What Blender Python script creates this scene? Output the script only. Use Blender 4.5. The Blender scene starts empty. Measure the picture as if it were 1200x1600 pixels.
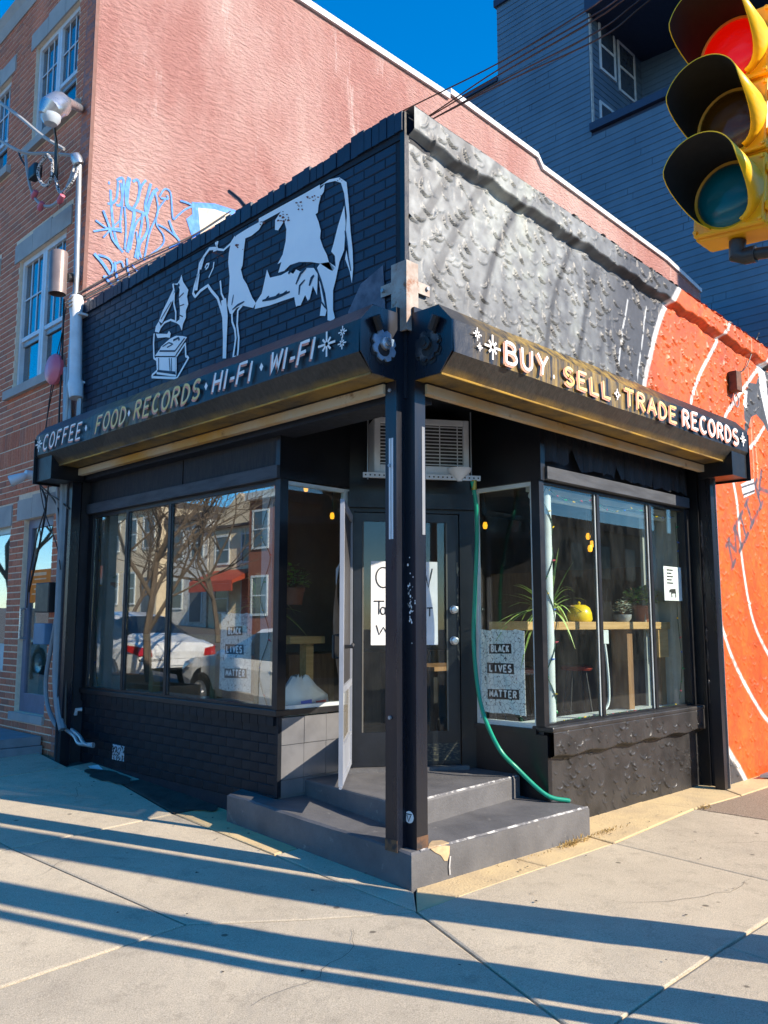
import bpy, bmesh, math, random
import numpy as np
from mathutils import Vector, Matrix
random.seed(7); np.random.seed(7)
R = math.radians
scene = bpy.context.scene
col = scene.collection

# ------------------------------------------------------------------ camera
FPX, PITCH, EYE = 1334.0, math.atan(175/1334), 1.58
FW = Vector((1, 1, 0))/2**.5; RT = Vector((1, -1, 0))/2**.5; UP = Vector((0, 0, 1))
CF = FW*math.cos(PITCH)+UP*math.sin(PITCH); CU = UP*math.cos(PITCH)-FW*math.sin(PITCH)
CAM = -5.45*FW-.14*RT+Vector((0, 0, EYE))
cam = bpy.data.cameras.new('camera'); camo = bpy.data.objects.new('camera', cam); col.objects.link(camo)
camo.location = CAM; camo.rotation_euler = (R(90)+PITCH, 0, R(-45))
cam.sensor_fit = 'VERTICAL'; cam.sensor_height = 36; cam.lens = 36*FPX/1600
cam.clip_start = .05; cam.clip_end = 2000
scene.camera = camo

# ------------------------------------------------------------------ sky, sun, exposure
SUN_EL, SUN_AZ = R(31), R(-67)
SUNV = Vector((math.cos(SUN_AZ)*math.cos(SUN_EL), math.sin(SUN_AZ)*math.cos(SUN_EL), math.sin(SUN_EL)))
w = bpy.data.worlds.new('World'); scene.world = w; w.use_nodes = True
nt = w.node_tree; bg = nt.nodes['Background']
sky = nt.nodes.new('ShaderNodeTexSky'); sky.sky_type = 'NISHITA'; sky.sun_disc = False
sky.sun_elevation = SUN_EL; sky.sun_rotation = math.atan2(SUNV.x, SUNV.y)
sky.altitude = 0; sky.air_density = 1.0; sky.dust_density = .2; sky.ozone_density = 5.0
hs = nt.nodes.new('ShaderNodeHueSaturation'); hs.inputs['Saturation'].default_value = 1.42
nt.links.new(sky.outputs[0], hs.inputs['Color']); nt.links.new(hs.outputs[0], bg.inputs['Color'])
bg.inputs['Strength'].default_value = .15
sl = bpy.data.lights.new('sun', 'SUN'); so = bpy.data.objects.new('sun', sl); col.objects.link(so)
sl.energy = 4.8; sl.angle = R(.5); sl.color = (1, .87, .70)
so.rotation_euler = SUNV.to_track_quat('Z', 'Y').to_euler(); so.location = (10, -20, 20)
vs = scene.view_settings; vs.view_transform = 'Standard'; vs.look = 'None'; vs.exposure = .92; vs.gamma = 1; vs.use_curve_mapping = False

# ------------------------------------------------------------------ measuring helpers (photo point -> point on a real plane)
def ray(x, y): return (CF*FPX+RT*(x-600)-CU*(y-800)).normalized()
def onp(x, y, ax, val):
    d = ray(x, y); return CAM+d*((val-CAM[ax])/d[ax])
def PA(x, y, s=0.): return onp(x, y, 0, s)      # facade plane along the left street
def PB(x, y, s=0.): return onp(x, y, 1, s)      # facade plane along the right street
def PD(x, y, dep):
    d = ray(x, y); return CAM+d*(dep/(d.dot(FW)))
def GZ(x, y): return .05*max(y, 0)+.03*max(min(x, 0), -3.3)

# ------------------------------------------------------------------ mesh helpers
class MB:
    def __init__(s): s.v = []; s.f = []; s.m = []
    def add(s, vs, fs, m=0):
        o = len(s.v); s.v += [tuple(p) for p in vs]; s.f += [tuple(i+o for i in f) for f in fs]; s.m += [m]*len(fs); return s
    def box(s, a, b, m=0):
        x0, y0, z0 = [min(p, q) for p, q in zip(a, b)]; x1, y1, z1 = [max(p, q) for p, q in zip(a, b)]
        return s.add([(x0,y0,z0),(x1,y0,z0),(x1,y1,z0),(x0,y1,z0),(x0,y0,z1),(x1,y0,z1),(x1,y1,z1),(x0,y1,z1)],
                     [(0,3,2,1),(4,5,6,7),(0,1,5,4),(1,2,6,5),(2,3,7,6),(3,0,4,7)], m)
    def prism(s, poly, d, m=0):
        d = Vector(d); n = len(poly); p = [Vector(q) for q in poly]; q = [v+d for v in p]
        nn = Vector((0,0,0))
        for i in range(n): nn += p[i].cross(p[(i+1) % n])
        fs = [tuple(range(n)), tuple(range(2*n-1, n-1, -1))]+[(i, n+i, n+(i+1) % n, (i+1) % n) for i in range(n)]
        if nn.dot(d) > 0: fs = [tuple(reversed(f)) for f in fs]
        return s.add(p+q, fs, m)
    def tube(s, path, r, n=8, m=0, cap=True, r2=None):
        path = [Vector(p) for p in path]; N = len(path); rings = []
        t0 = (path[1]-path[0]).normalized(); a = t0.orthogonal().normalized()
        for i, p in enumerate(path):
            t = (path[min(i+1, N-1)]-path[max(i-1, 0)]).normalized()
            a = (a-t*a.dot(t)).normalized(); b = t.cross(a)
            rr = r if r2 is None else r+(r2-r)*i/(N-1)
            if isinstance(r, (list, tuple)): rr = r[i]
            rings.append([p+(a*math.cos(k*2*math.pi/n)+b*math.sin(k*2*math.pi/n))*rr for k in range(n)])
        vs = [q for g in rings for q in g]; fs = []
        for i in range(N-1):
            for k in range(n): fs.append((i*n+k, i*n+(k+1) % n, (i+1)*n+(k+1) % n, (i+1)*n+k))
        if cap: fs += [tuple(range(n-1, -1, -1)), tuple((N-1)*n+k for k in range(n))]
        return s.add(vs, fs, m)
    def lathe(s, prof, c, n=20, ax=(0,0,1), m=0):
        ax = Vector(ax).normalized(); a = ax.orthogonal().normalized(); b = ax.cross(a); c = Vector(c)
        vs = []; fs = []
        for r, h in prof:
            for k in range(n):
                an = k*2*math.pi/n; vs.append(c+ax*h+(a*math.cos(an)+b*math.sin(an))*r)
        for i in range(len(prof)-1):
            for k in range(n): fs.append((i*n+k, i*n+(k+1) % n, (i+1)*n+(k+1) % n, (i+1)*n+k))
        return s.add(vs, fs, m)
    def ribbon(s, path, wd, nrm, th=.002, m=0, taper=False):
        # brush stroke lying on a surface with outward normal nrm
        nrm = Vector(nrm).normalized(); path = [Vector(p) for p in path]; N = len(path); L = []; Rr = []
        for i, p in enumerate(path):
            t = (path[min(i+1, N-1)]-path[max(i-1, 0)]); t = t.normalized() if t.length > 1e-9 else Vector((0,0,1))
            sd = t.cross(nrm).normalized(); q = wd/2
            if taper: q *= .35+.65*math.sin(math.pi*(i+.6)/(N+.2))
            L.append(p+sd*q+nrm*th); Rr.append(p-sd*q+nrm*th)
        return s.add(L+Rr, [(i, i+1, N+i+1, N+i) for i in range(N-1)], m)
    def mesh(s, name):
        me = bpy.data.meshes.new(name); me.from_pydata(s.v, [], s.f); return me
def obj(name, mb, mats, parent=None, smooth=False, bevel=0):
    me = mb.mesh(name) if isinstance(mb, MB) else mb
    if isinstance(mb, MB):
        if not isinstance(mats, (list, tuple)): mats = [mats]
        for m in mats: me.materials.append(m)
        if len(mats) > 1: me.polygons.foreach_set('material_index', mb.m)
        if smooth:
            me.polygons.foreach_set('use_smooth', [True]*len(me.polygons))
            if hasattr(me, 'set_sharp_from_angle'): me.set_sharp_from_angle(angle=R(40))
        me.update()
    o = bpy.data.objects.new(name, me); col.objects.link(o)
    if parent is not None: o.parent = parent
    if bevel:
        b = o.modifiers.new('b', 'BEVEL'); b.width = bevel; b.segments = 2; b.limit_method = 'ANGLE'
    return o
def tag(o, label, cat, group=None):
    o['label'] = label; o['category'] = cat
    if group: o['group'] = group
    return o
def thing(name, label, cat, loc=(0,0,0), group=None):
    o = bpy.data.objects.new(name, None); col.objects.link(o); o.empty_display_size = .1
    return tag(o, label, cat, group)
def struct(o): o['kind'] = 'structure'; return o
def stuff(o): o['kind'] = 'stuff'; return o

# ------------------------------------------------------------------ materials
def nodes(name):
    m = bpy.data.materials.new(name); m.use_nodes = True; t = m.node_tree
    return m, t, t.nodes['Principled BSDF']
def nd(t, kind, **kw):
    n = t.nodes.new('ShaderNode'+kind)
    for k, v in kw.items():
        if k in n.inputs: n.inputs[k].default_value = v
        else: setattr(n, k, v)
    return n
def mixc(t, fac, a, b):
    n = t.nodes.new('ShaderNodeMix'); n.data_type = 'RGBA'
    for s_, v in ((0, fac), (6, a), (7, b)):
        if hasattr(v, 'is_output') or isinstance(v, bpy.types.NodeSocket): t.links.new(v, n.inputs[s_])
        else: n.inputs[s_].default_value = (*v, 1) if isinstance(v, (tuple, list)) and len(v) == 3 else v
    return n.outputs[2]
def ramp(t, src, p0, p1):
    n = t.nodes.new('ShaderNodeMapRange'); n.inputs['From Min'].default_value = p0; n.inputs['From Max'].default_value = p1
    t.links.new(src, n.inputs['Value']); return n.outputs[0]
def coords(t, scale=(1,1,1)):
    tc = t.nodes.new('ShaderNodeTexCoord'); mp = t.nodes.new('ShaderNodeMapping'); mp.inputs['Scale'].default_value = scale
    t.links.new(tc.outputs['Object'], mp.inputs[0]); return mp.outputs[0]
def noise(t, vec, scale, detail=6, rough=.6):
    n = t.nodes.new('ShaderNodeTexNoise'); n.inputs['Scale'].default_value = scale; n.inputs['Detail'].default_value = detail; n.inputs['Roughness'].default_value = rough
    t.links.new(vec, n.inputs['Vector']); return n.outputs[0]
def bump(t, p, h, strength, dist=.01):
    b = t.nodes.new('ShaderNodeBump'); b.inputs['Strength'].default_value = strength; b.inputs['Distance'].default_value = dist
    t.links.new(h, b.inputs['Height']); t.links.new(b.outputs[0], p.inputs['Normal'])
def MAT(name, c, rough=.6, c2=None, scale=6, lo=.4, hi=.65, stretch=(1,1,1), bs=60, bstr=.25, bd=.004, metal=0, spec=.5, c3=None, s3=40, lo3=.62, hi3=.7, rvar=.15, emis=None):
    m, t, p = nodes(name); v = coords(t, stretch)
    c2 = c2 or tuple(x*.65 for x in c)
    cc = mixc(t, ramp(t, noise(t, v, scale), lo, hi), c, c2)
    if c3: cc = mixc(t, ramp(t, noise(t, v, s3, 8, .7), lo3, hi3), cc, c3)
    t.links.new(cc, p.inputs['Base Color'])
    mr = t.nodes.new('ShaderNodeMapRange'); mr.inputs['To Min'].default_value = max(rough-rvar, .02); mr.inputs['To Max'].default_value = min(rough+rvar, 1)
    t.links.new(noise(t, v, scale*2.3), mr.inputs['Value']); t.links.new(mr.outputs[0], p.inputs['Roughness'])
    p.inputs['Metallic'].default_value = metal; p.inputs['Specular IOR Level'].default_value = spec
    if bstr: bump(t, p, noise(t, v, bs, 5), bstr, bd)
    if emis: p.inputs['Emission Color'].default_value = (*c, 1); p.inputs['Emission Strength'].default_value = emis
    return m
def CONC(name, a, b):
    m, t, p = nodes(name); v = coords(t)
    c = mixc(t, ramp(t, noise(t, v, 1.1, 9, .7), .38, .66), a, b)
    c = mixc(t, ramp(t, noise(t, v, 6, 9, .75), .52, .75), c, tuple(x*.72 for x in b))
    g = noise(t, v, 170, 4, .8); c = mixc(t, ramp(t, g, .50, .68), c, tuple(x*.55 for x in b)); c = mixc(t, ramp(t, g, .46, .30), c, tuple(min(1, x*1.35) for x in a))
    vo = nd(t, 'TexVoronoi', Scale=3.2); t.links.new(v, vo.inputs['Vector']); c = mixc(t, ramp(t, vo.outputs['Distance'], .07, .045), c, tuple(x*.4 for x in b))
    t.links.new(c, p.inputs['Base Color']); p.inputs['Roughness'].default_value = .9; p.inputs['Specular IOR Level'].default_value = .25
    ad = nd(t, 'Math', operation='ADD'); t.links.new(g, ad.inputs[0]); t.links.new(noise(t, v, 18, 6), ad.inputs[1]); bump(t, p, ad.outputs[0], .55, .006); return m
def PLAIN(name, c, rough=.6, **k): return MAT(name, c, rough, tuple(x*.85 for x in c), bstr=k.pop('bstr', .05), **k)

def glass_mat(name, ior=1.55, tint=(.93, .97, .96), dust=.03, wave=.0):
    m, t, p = nodes(name); t.nodes.remove(p); out = t.nodes['Material Output']
    f0 = ((ior-1)/(ior+1))**2; lw = nd(t, 'LayerWeight', Blend=.5); pw = nd(t, 'Math', operation='POWER'); pw.inputs[1].default_value = 5; t.links.new(lw.outputs['Facing'], pw.inputs[0])
    fr = t.nodes.new('ShaderNodeMapRange'); fr.inputs['To Min'].default_value = f0; t.links.new(pw.outputs[0], fr.inputs['Value']); tr = nd(t, 'BsdfTransparent'); tr.inputs[0].default_value = (*tint, 1)
    gl = nd(t, 'BsdfGlossy', Roughness=.004); df = nd(t, 'BsdfDiffuse'); df.inputs[0].default_value = (.6, .62, .6, 1)
    geo = nd(t, 'NewGeometry')
    m1 = nd(t, 'MixShader'); m2 = nd(t, 'MixShader')
    v = coords(t, (1, 1, .4)); dr = t.nodes.new('ShaderNodeMapRange'); dr.inputs['From Min'].default_value = .42; dr.inputs['From Max'].default_value = .8; dr.inputs['To Max'].default_value = dust*3; dr.inputs['To Min'].default_value = dust*.3
    t.links.new(noise(t, v, 5, 8, .7), dr.inputs['Value'])
    if wave:
        b = nd(t, 'Bump', Strength=wave, Distance=.02); t.links.new(noise(t, v, 1.6, 2), b.inputs['Height']); t.links.new(b.outputs[0], gl.inputs['Normal'])
    t.links.new(dr.outputs[0], m1.inputs[0]); t.links.new(tr.outputs[0], m1.inputs[1]); t.links.new(df.outputs[0], m1.inputs[2])
    t.links.new(fr.outputs[0], m2.inputs[0]); t.links.new(m1.outputs[0], m2.inputs[1]); t.links.new(gl.outputs[0], m2.inputs[2])
    t.links.new(m2.outputs[0], out.inputs[0]); return m

def brick_mat(name, cols, mort=False):
    m, t, p = nodes(name)
    oi = t.nodes.new('ShaderNodeObjectInfo'); ge = t.nodes.new('ShaderNodeNewGeometry')
    ad = nd(t, 'Math', operation='ADD'); fr = nd(t, 'Math', operation='FRACT')
    t.links.new(oi.outputs['Random'], ad.inputs[0]); t.links.new(ge.outputs['Random Per Island'], ad.inputs[1]); t.links.new(ad.outputs[0], fr.inputs[0])
    cr = t.nodes.new('ShaderNodeValToRGB'); e = cr.color_ramp.elements
    cr.color_ramp.interpolation = 'LINEAR'
    for i, c in enumerate(cols):
        pos = i/(len(cols)-1)
        if i < 2 and i == 0: el = e[0]; el.position = 0
        elif i == len(cols)-1: el = e[len(e)-1]; el.position = 1
        else: el = e.new(pos)
        el.color = (*c, 1)
    t.links.new(fr.outputs[0], cr.inputs[0])
    tc = t.nodes.new('ShaderNodeNewGeometry'); v = tc.outputs['Position']
    n1 = noise(t, v, 30, 6, .7); cc = mixc(t, ramp(t, n1, .35, .75), cr.outputs[0], tuple(x*.6 for x in cols[0]))
    big = noise(t, v, .9, 4); cc = mixc(t, ramp(t, big, .55, .8), cc, tuple(min(1, x*1.25+.03) for x in cols[0]))
    t.links.new(cc, p.inputs['Base Color']); p.inputs['Roughness'].default_value = .85
    bump(t, p, noise(t, v, 140, 5), .5, .003); return m

NAVY = (.010, .013, .022)
M_navy = MAT('shop_black_paint', (.005, .0065, .010), .38, (.003, .0035, .006), 3, bs=35, bstr=.25, c3=(.05, .055, .06), s3=90, lo3=.69, hi3=.72)
M_navybrick = MAT('painted_brick_navy', (.009, .023, .052), .55, (.005, .012, .03), 1.1, bs=70, bstr=.5, bd=.004, c3=(.04, .06, .09), s3=26, lo3=.7, hi3=.78)
M_navymortar = MAT('painted_mortar_navy', (.004, .008, .018), .7, bs=80)
M_post = MAT('post_steel_navy', (.006, .009, .018), .3, (.010, .010, .013), 2, stretch=(3, 3, .4), bs=30, bstr=.12, c3=(.05, .03, .02), s3=22, lo3=.68, hi3=.76)
M_basepaint = MAT('base_black_paint', (.007, .011, .018), .5, (.004, .006, .010), 2.5, bs=50, bstr=.4, spec=.3, c3=(.09, .09, .09), s3=50, lo3=.735, hi3=.76)
M_stucco_black = MAT('stucco_charcoal_paint', (.032, .031, .032), .42, (.013, .013, .014), 5, bs=90, bstr=.4, bd=.003)
M_trim = MAT('grey_trim_board', (.05, .058, .072), .6, (.025, .03, .04), 3, stretch=(1, 1, 6), bs=50, bstr=.4)
M_fascia = MAT('fascia_weathered_black', (.009, .012, .020), .7, (.022, .023, .026), 5, stretch=(8, 8, 1), bs=40, bstr=.5, c3=(.1, .09, .085), s3=30, lo3=.68, hi3=.75)
M_sheet = MAT('black_sheeting', (.006, .008, .014), .55, (.012, .014, .02), 4, stretch=(10, 10, .8), bs=14, bstr=.8, bd=.02)
M_frame = MAT('window_frame_black', (.006, .007, .010), .4, (.014, .014, .016), 6, bs=60, bstr=.2, c3=(.25, .26, .26), s3=60, lo3=.74, hi3=.76)
M_framewhite = MAT('inner_frame_white', (.62, .68, .68), .5, (.5, .55, .55), 4, bs=50, bstr=.1)
M_step = MAT('step_grey_paint', (.125, .125, .13), .62, (.075, .076, .082), 3.5, bs=60, bstr=.5, bd=.006, lo=.35, hi=.7, c3=(.23, .22, .21), s3=11, lo3=.62, hi3=.72)
M_stepworn = MAT('worn_step_edge', (.42, .42, .42), .8, (.22, .22, .22), 20)
M_patch = MAT('raw_cement', (.55, .40, .22), .9, (.38, .28, .17), 16, bs=60, bstr=.6)
M_conc = CONC('sidewalk_concrete', (.56, .48, .355), (.44, .375, .28))
M_conc2 = CONC('sidewalk_concrete_worn', (.59, .505, .37), (.47, .40, .295))
M_concy = MAT('old_yellow_concrete', (.62, .47, .25), .9, (.50, .38, .22), 3, bs=60, bstr=.7, bd=.008, c3=(.2, .15, .09), s3=12, lo3=.62, hi3=.72)
M_joint = MAT('joint_dirt', (.10, .09, .075), .95, (.05, .045, .04), 9)
M_dirt = MAT('damp_dirt', (.06, .05, .04), .9, (.03, .026, .022), 7, bs=40, bstr=.8, bd=.01)
M_agg = MAT('exposed_aggregate', (.36, .27, .19), .85, (.22, .16, .11), 60, lo=.35, hi=.6, bs=90, bstr=1, bd=.01, c3=(.5, .42, .32), s3=110, lo3=.55, hi3=.6)
M_asph = MAT('asphalt', (.13, .125, .12), .9, (.10, .095, .09), 3, bs=160, bstr=.6)
M_kerb = MAT('granite_kerb', (.34, .33, .31), .85, (.26, .25, .24), 8, bs=80)
M_white = PLAIN('white_paint', (.72, .74, .76), .5)
M_mural = MAT('mural_white_paint', (.92, .91, .90), .6, (.86, .86, .87), 3, bs=60, bstr=.2, c3=(.20, .22, .30), s3=30, lo3=.72, hi3=.76)
M_rust = MAT('flaked_rust_red', (.22, .06, .035), .8)
M_glassA = glass_mat('shop_glass', 3.1, dust=.006, wave=.004)
M_glassB = glass_mat('shop_glass_dusty', 1.5, dust=.008, wave=.0)
M_glassUp = glass_mat('upper_window_glass', 3.2, tint=(.5, .55, .6), dust=.01)
M_pvc = PLAIN('white_vinyl', (.66, .69, .72), .35)
M_stone = MAT('grey_limestone', (.40, .38, .36), .8, (.32, .31, .30), 3, bs=60, bstr=.3)
M_conduit = PLAIN('grey_conduit', (.34, .36, .38), .4, metal=.4)
M_blackm = PLAIN('black_plastic', (.012, .012, .014), .45)
M_alu = PLAIN('aluminium', (.55, .57, .60), .3, metal=.8)
M_paper = PLAIN('white_paper', (.9, .9, .9), .8)
M_ink = PLAIN('black_ink', (.012, .012, .014), .7)
M_wood = MAT('counter_wood', (.52, .33, .14), .5, (.40, .24, .09), 3, stretch=(1, 12, 12), bs=30, bstr=.2)
M_wood2 = MAT('brown_wood', (.26, .14, .06), .6, (.18, .09, .035), 3, stretch=(6, 6, 1), bs=30)
M_floor = MAT('brown_floor_wood', (.16, .08, .035), .4, (.1, .05, .02), 2, stretch=(1, 9, 1))
M_inwall = MAT('brown_interior_wall', (.26, .18, .13), .8, (.20, .14, .10), 2)
M_inwall2 = MAT('pale_interior_wall', (.30, .28, .25), .8, (.22, .2, .18), 2)
M_leaf = MAT('plant_leaf', (.26, .42, .07), .5, (.48, .58, .20), 9)
M_leaf2 = MAT('jade_leaf', (.17, .32, .06), .4, (.28, .42, .12), 14)
M_leafpale = MAT('pale_succulent_leaf', (.42, .46, .38), .6)
M_terra = MAT('terracotta', (.38, .14, .075), .8, (.30, .11, .06), 8)
M_yellow = PLAIN('yellow_enamel', (.80, .56, .01), .25)
M_hose = PLAIN('green_hose', (.008, .30, .19), .35)
M_straw = MAT('dry_weed', (.50, .33, .10), .9, (.36, .24, .08), 20)

# ------------------------------------------------------------------ brush alphabet (strokes in a unit box)
def arc(cx, cy, rx, ry, a0, a1, n=12): return [(cx+rx*math.cos(R(a0+(a1-a0)*i/n)), cy+ry*math.sin(R(a0+(a1-a0)*i/n))) for i in range(n+1)]
FONT = {
 'C': [arc(.55, .5, .5, .5, 50, 310)], 'O': [arc(.5, .5, .48, .5, 90, 450, 18)], 'F': [[(.1,0),(.15,1),(.95,1)], [(.1,.52),(.75,.55)]],
 'E': [[(.95,1),(.12,1),(.1,0),(.95,0)], [(.1,.5),(.75,.52)]], 'D': [[(.1,0),(.1,1)], [(.1,1)]+arc(.25, .5, .7, .5, 90, -90)+[(.1,0)]],
 'R': [[(.1,0),(.12,1)], [(.12,1)]+arc(.5, .76, .4, .24, 90, -90)+[(.15,.5)], [(.45,.5),(.95,0)]],
 'S': [arc(.5, .75, .4, .25, 30, 270, 10)+arc(.5, .25, .42, .25, 90, -150, 10)], 'H': [[(.1,0),(.1,1)], [(.9,0),(.9,1)], [(.1,.5),(.9,.5)]],
 'I': [[(.5,0),(.5,1)]], 'W': [[(0,1),(.2,0),(.5,.8),(.8,0),(1,1)]], 'M': [[(0,0),(.12,1),(.5,.25),(.88,1),(1,0)]], 'B': [[(.1,0),(.1,1)], [(.1,1)]+arc(.45, .77, .4, .23, 90, -90)+[(.1,.54)], [(.1,.54)]+arc(.5, .27, .45, .27, 90, -90)+[(.1,0)]],
 'U': [[(.08,1),(.1,.4)]+arc(.5, .35, .4, .35, 180, 360)+[(.92,1)]], 'Y': [[(.05,1),(.5,.5)], [(.95,1),(.5,.45),(.4,0)]], 'L': [[(.1,1),(.12,0),(.9,0)]],
 'T': [[(0,1),(1,1)], [(.5,1),(.48,0)]], 'A': [[(0,0),(.5,1),(1,0)], [(.2,.36),(.8,.36)]], 'K': [[(.1,0),(.1,1)], [(.9,1),(.12,.45)], [(.35,.6),(.95,0)]],
 'V': [[(0,1),(.5,0),(1,1)]], 'N': [[(.05,0),(.08,1),(.9,0),(.92,1)]], '-': [[(.0,.4),(1,.4)]], '+': [[(.5,.1),(.5,.95)], [(.1,.55),(.9,.55)]],
 '.': [[(.35,.12),(.65,.12)]], '*': [[(.5,0),(.5,1)], [(.05,.5),(.95,.5)], [(.18,.18),(.82,.82)], [(.18,.82),(.82,.18)]], 'a': [arc(.4, .3, .35, .3, 0, 360), [(.78,.6),(.8,0)]],
 'G': [arc(.55, .5, .48, .5, 50, 300)+[(.95,.45),(.6,.45)]], 'P': [[(.1,0),(.1,1)], [(.1,1)]+arc(.5, .74, .4, .26, 90, -90)+[(.1,.48)]],
}
def resample(pts, n=3):
    out = []
    for a, b in zip(pts[:-1], pts[1:]):
        for i in range(n): out.append(tuple(p+(q-p)*i/n for p, q in zip(a, b)))
    return out+[tuple(pts[-1])]
def glyph(mb, ch, o, ex, ez, nrm, wd, th, shear=0, m=0, off=(0, 0)):
    """stroke letter: o = lower left corner, ex/ez = letter box vectors"""
    o, ex, ez = Vector(o), Vector(ex), Vector(ez)
    for q_, st in enumerate(FONT[ch]):
        st = resample(st, 2); th += .0005
        mb.ribbon([o+ex*(x+shear*y+off[0])+ez*(y+off[1]) for x, y in st], wd, nrm, th, m)

# ------------------------------------------------------------------ ground and sidewalk
def gsheet(x0, x1, y0, y1, nx, ny, dz, name, mat):
    mb = MB(); xs = [x0+(x1-x0)*i/nx for i in range(nx+1)]; ys = [y0+(y1-y0)*i/ny for i in range(ny+1)]
    for y in ys:
        for x in xs: mb.v.append((x, y, dz+(.05*max(min(y, 60), 0)+.03*max(min(x, 0), -3.3))))
    for j in range(ny):
        for i in range(nx):
            a = j*(nx+1)+i; mb.f.append((a, a+1, a+nx+2, a+nx+1)); mb.m.append(0)
    return struct(obj(name, mb, mat))
gsheet(-260, 260, -260, 260, 104, 104, -.17, 'ground', M_asph)
walk = bpy.data.objects.new('sidewalk', None); col.objects.link(walk); struct(walk)
def slab(poly, mat, dz=0, gap=.007, th=.11, name='slab'):
    c = Vector((sum(p[0] for p in poly)/len(poly), sum(p[1] for p in poly)/len(poly), 0)); P = []
    n = len(poly)
    for i in range(n):
        a, b, d = Vector(poly[i-1]), Vector(poly[i]), Vector(poly[(i+1) % n])
        e1 = (b-a).normalized(); e2 = (d-b).normalized()
        n1 = Vector((-e1.y, e1.x)); n2 = Vector((-e2.y, e2.x)); k = (n1+n2)
        k = k/max(k.dot(n1), .9)*gap; P.append(b+k)
    jz = random.uniform(-.004, .004)+dz
    # fine boundary so the slab follows the slope of the ground
    pts = []
    for i in range(n):
        a, b = P[i], P[(i+1) % n]; k = max(1, int((b-a).length/.5))
        for j in range(k): pts.append(a+(b-a)*j/k)
    bm = bmesh.new(); vs = [bm.verts.new((p.x, p.y, GZ(p.x, p.y)+jz)) for p in pts]
    lo = [bm.verts.new((p.x, p.y, GZ(p.x, p.y)+jz-th)) for p in pts]; N = len(pts)
    inn = []
    for p in pts:
        q = c.to_2d()+(p-c.to_2d())*(1-.012/max((p-c.to_2d()).length, .1)); inn.append(bm.verts.new((q.x, q.y, GZ(q.x, q.y)+jz+.004)))
    for i in range(N):
        j = (i+1) % N; bm.faces.new((lo[i], lo[j], vs[j], vs[i])); bm.faces.new((vs[i], vs[j], inn[j], inn[i]))
    fc = bm.verts.new((c.x, c.y, GZ(c.x, c.y)+jz+.004))
    for i in range(N): bm.faces.new((inn[i], inn[(i+1) % N], fc))
    me = bpy.data.meshes.new(name); bm.to_mesh(me); bm.free(); me.materials.append(mat)
    return obj(name, me, None, walk)
S = slab
# strips along the shop
S([(-.29,-.35),(-.06,-.12),(.02,1.0),(-.24,1.0)], M_conc2); S([(-.24,1.0),(.02,1.0),(.3,2.3),(-.22,2.3)], M_concy)
S([(-.22,2.3),(.3,2.3),(.3,3.5),(-.05,3.5)], M_dirt); S([(-.05,3.5),(.3,3.5),(.3,4.5),(-.12,4.4)], M_conc)
S([(-.29,-.35),(.05,-.37),(.03,-.05),(-.10,-.16)], M_concy)
S([(.05,-.37),(.95,-.37),(.95,.05),(.0,-.08)], M_concy); S([(.95,-.37),(1.79,-.37),(1.9,.3),(.95,.05)], M_concy)
S([(1.79,-.37),(3.35,-.25),(3.2,.3),(1.9,.3)], M_concy); S([(3.35,-.25),(4.2,-.3),(4.6,.3),(3.2,.3)], M_concy); S([(4.2,-.3),(5.6,-.32),(5.6,.1),(4.6,.3)], M_concy)
# main slabs along the left street
S([(-.29,-.35),(-.24,1.0),(-.22,2.3),(-1.47,2.3),(-1.29,.41)], M_conc); S([(-.22,2.3),(-.05,3.5),(-.12,4.4),(-1.55,4.4),(-1.47,2.3)], M_conc2)
S([(-.12,4.4),(.05,6.4),(-1.6,6.4),(-1.55,4.4)], M_conc); S([(.05,6.4),(.05,9),(-1.6,9),(-1.6,6.4)], M_conc2)
S([(-1.29,.41),(-1.47,2.3),(-3.2,2.3),(-3.2,.34)], M_conc2); S([(-1.47,2.3),(-1.55,4.4),(-3.2,4.4),(-3.2,2.3)], M_conc); S([(-1.55,4.4),(-1.6,6.4),(-3.2,6.4),(-3.2,4.4)], M_conc2)
for k in range(10): S([(.05,9+k*2),(.05,11+k*2),(-3.2,11+k*2),(-3.2,9+k*2)], M_conc)
S([(-1.6,6.4),(-1.6,9),(-3.2,9),(-3.2,6.4)], M_conc)
# corner slabs
S([(-.29,-.35),(-1.29,.41),(-3.2,.34),(-3.2,-1.81),(-.89,-1.81)], M_conc); S([(-.89,-1.81),(-3.2,-1.81),(-2.6,-3.2),(-.95,-3.3)], M_conc2)
S([(-.29,-.35),(-.89,-1.81),(1.62,-1.79),(1.79,-.37)], M_conc2); S([(1.79,-.37),(1.62,-1.79),(3.35,-1.78),(3.32,-.26)], M_conc)
S([(-.89,-1.81),(-.95,-3.3),(.2,-3.3),(.39,-1.8)], M_conc); S([(.39,-1.8),(.2,-3.3),(1.9,-3.3),(1.62,-1.79)], M_conc2); S([(1.62,-1.79),(1.9,-3.3),(3.6,-3.3),(3.35,-1.78)], M_conc)
S([(3.34,-.26),(3.35,-1.2),(5.4,-1.15),(5.5,-.32),(4.2,-.3)], M_agg, name='aggregate_patch')
S([(3.35,-1.2),(3.35,-3.3),(7,-3.3),(7,-1.15),(5.4,-1.15)], M_conc); S([(5.5,-.32),(5.4,-1.15),(9,-1.15),(9,.1),(5.6,.1)], M_conc2)
for k in range(8): S([(7+k*2,-1.15),(7+k*2,-3.3),(9+k*2,-3.3),(9+k*2,-1.15)], M_conc)
for k in range(8): S([(9+k*2,.1),(9+k*2,-1.15),(11+k*2,-1.15),(11+k*2,.1)], M_conc2)
bed = MB()
def bedquad(ps):
    bed.prism([(x, y, GZ(x, y)-.03) for x, y in ps], (0, 0, -.1))
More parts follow.
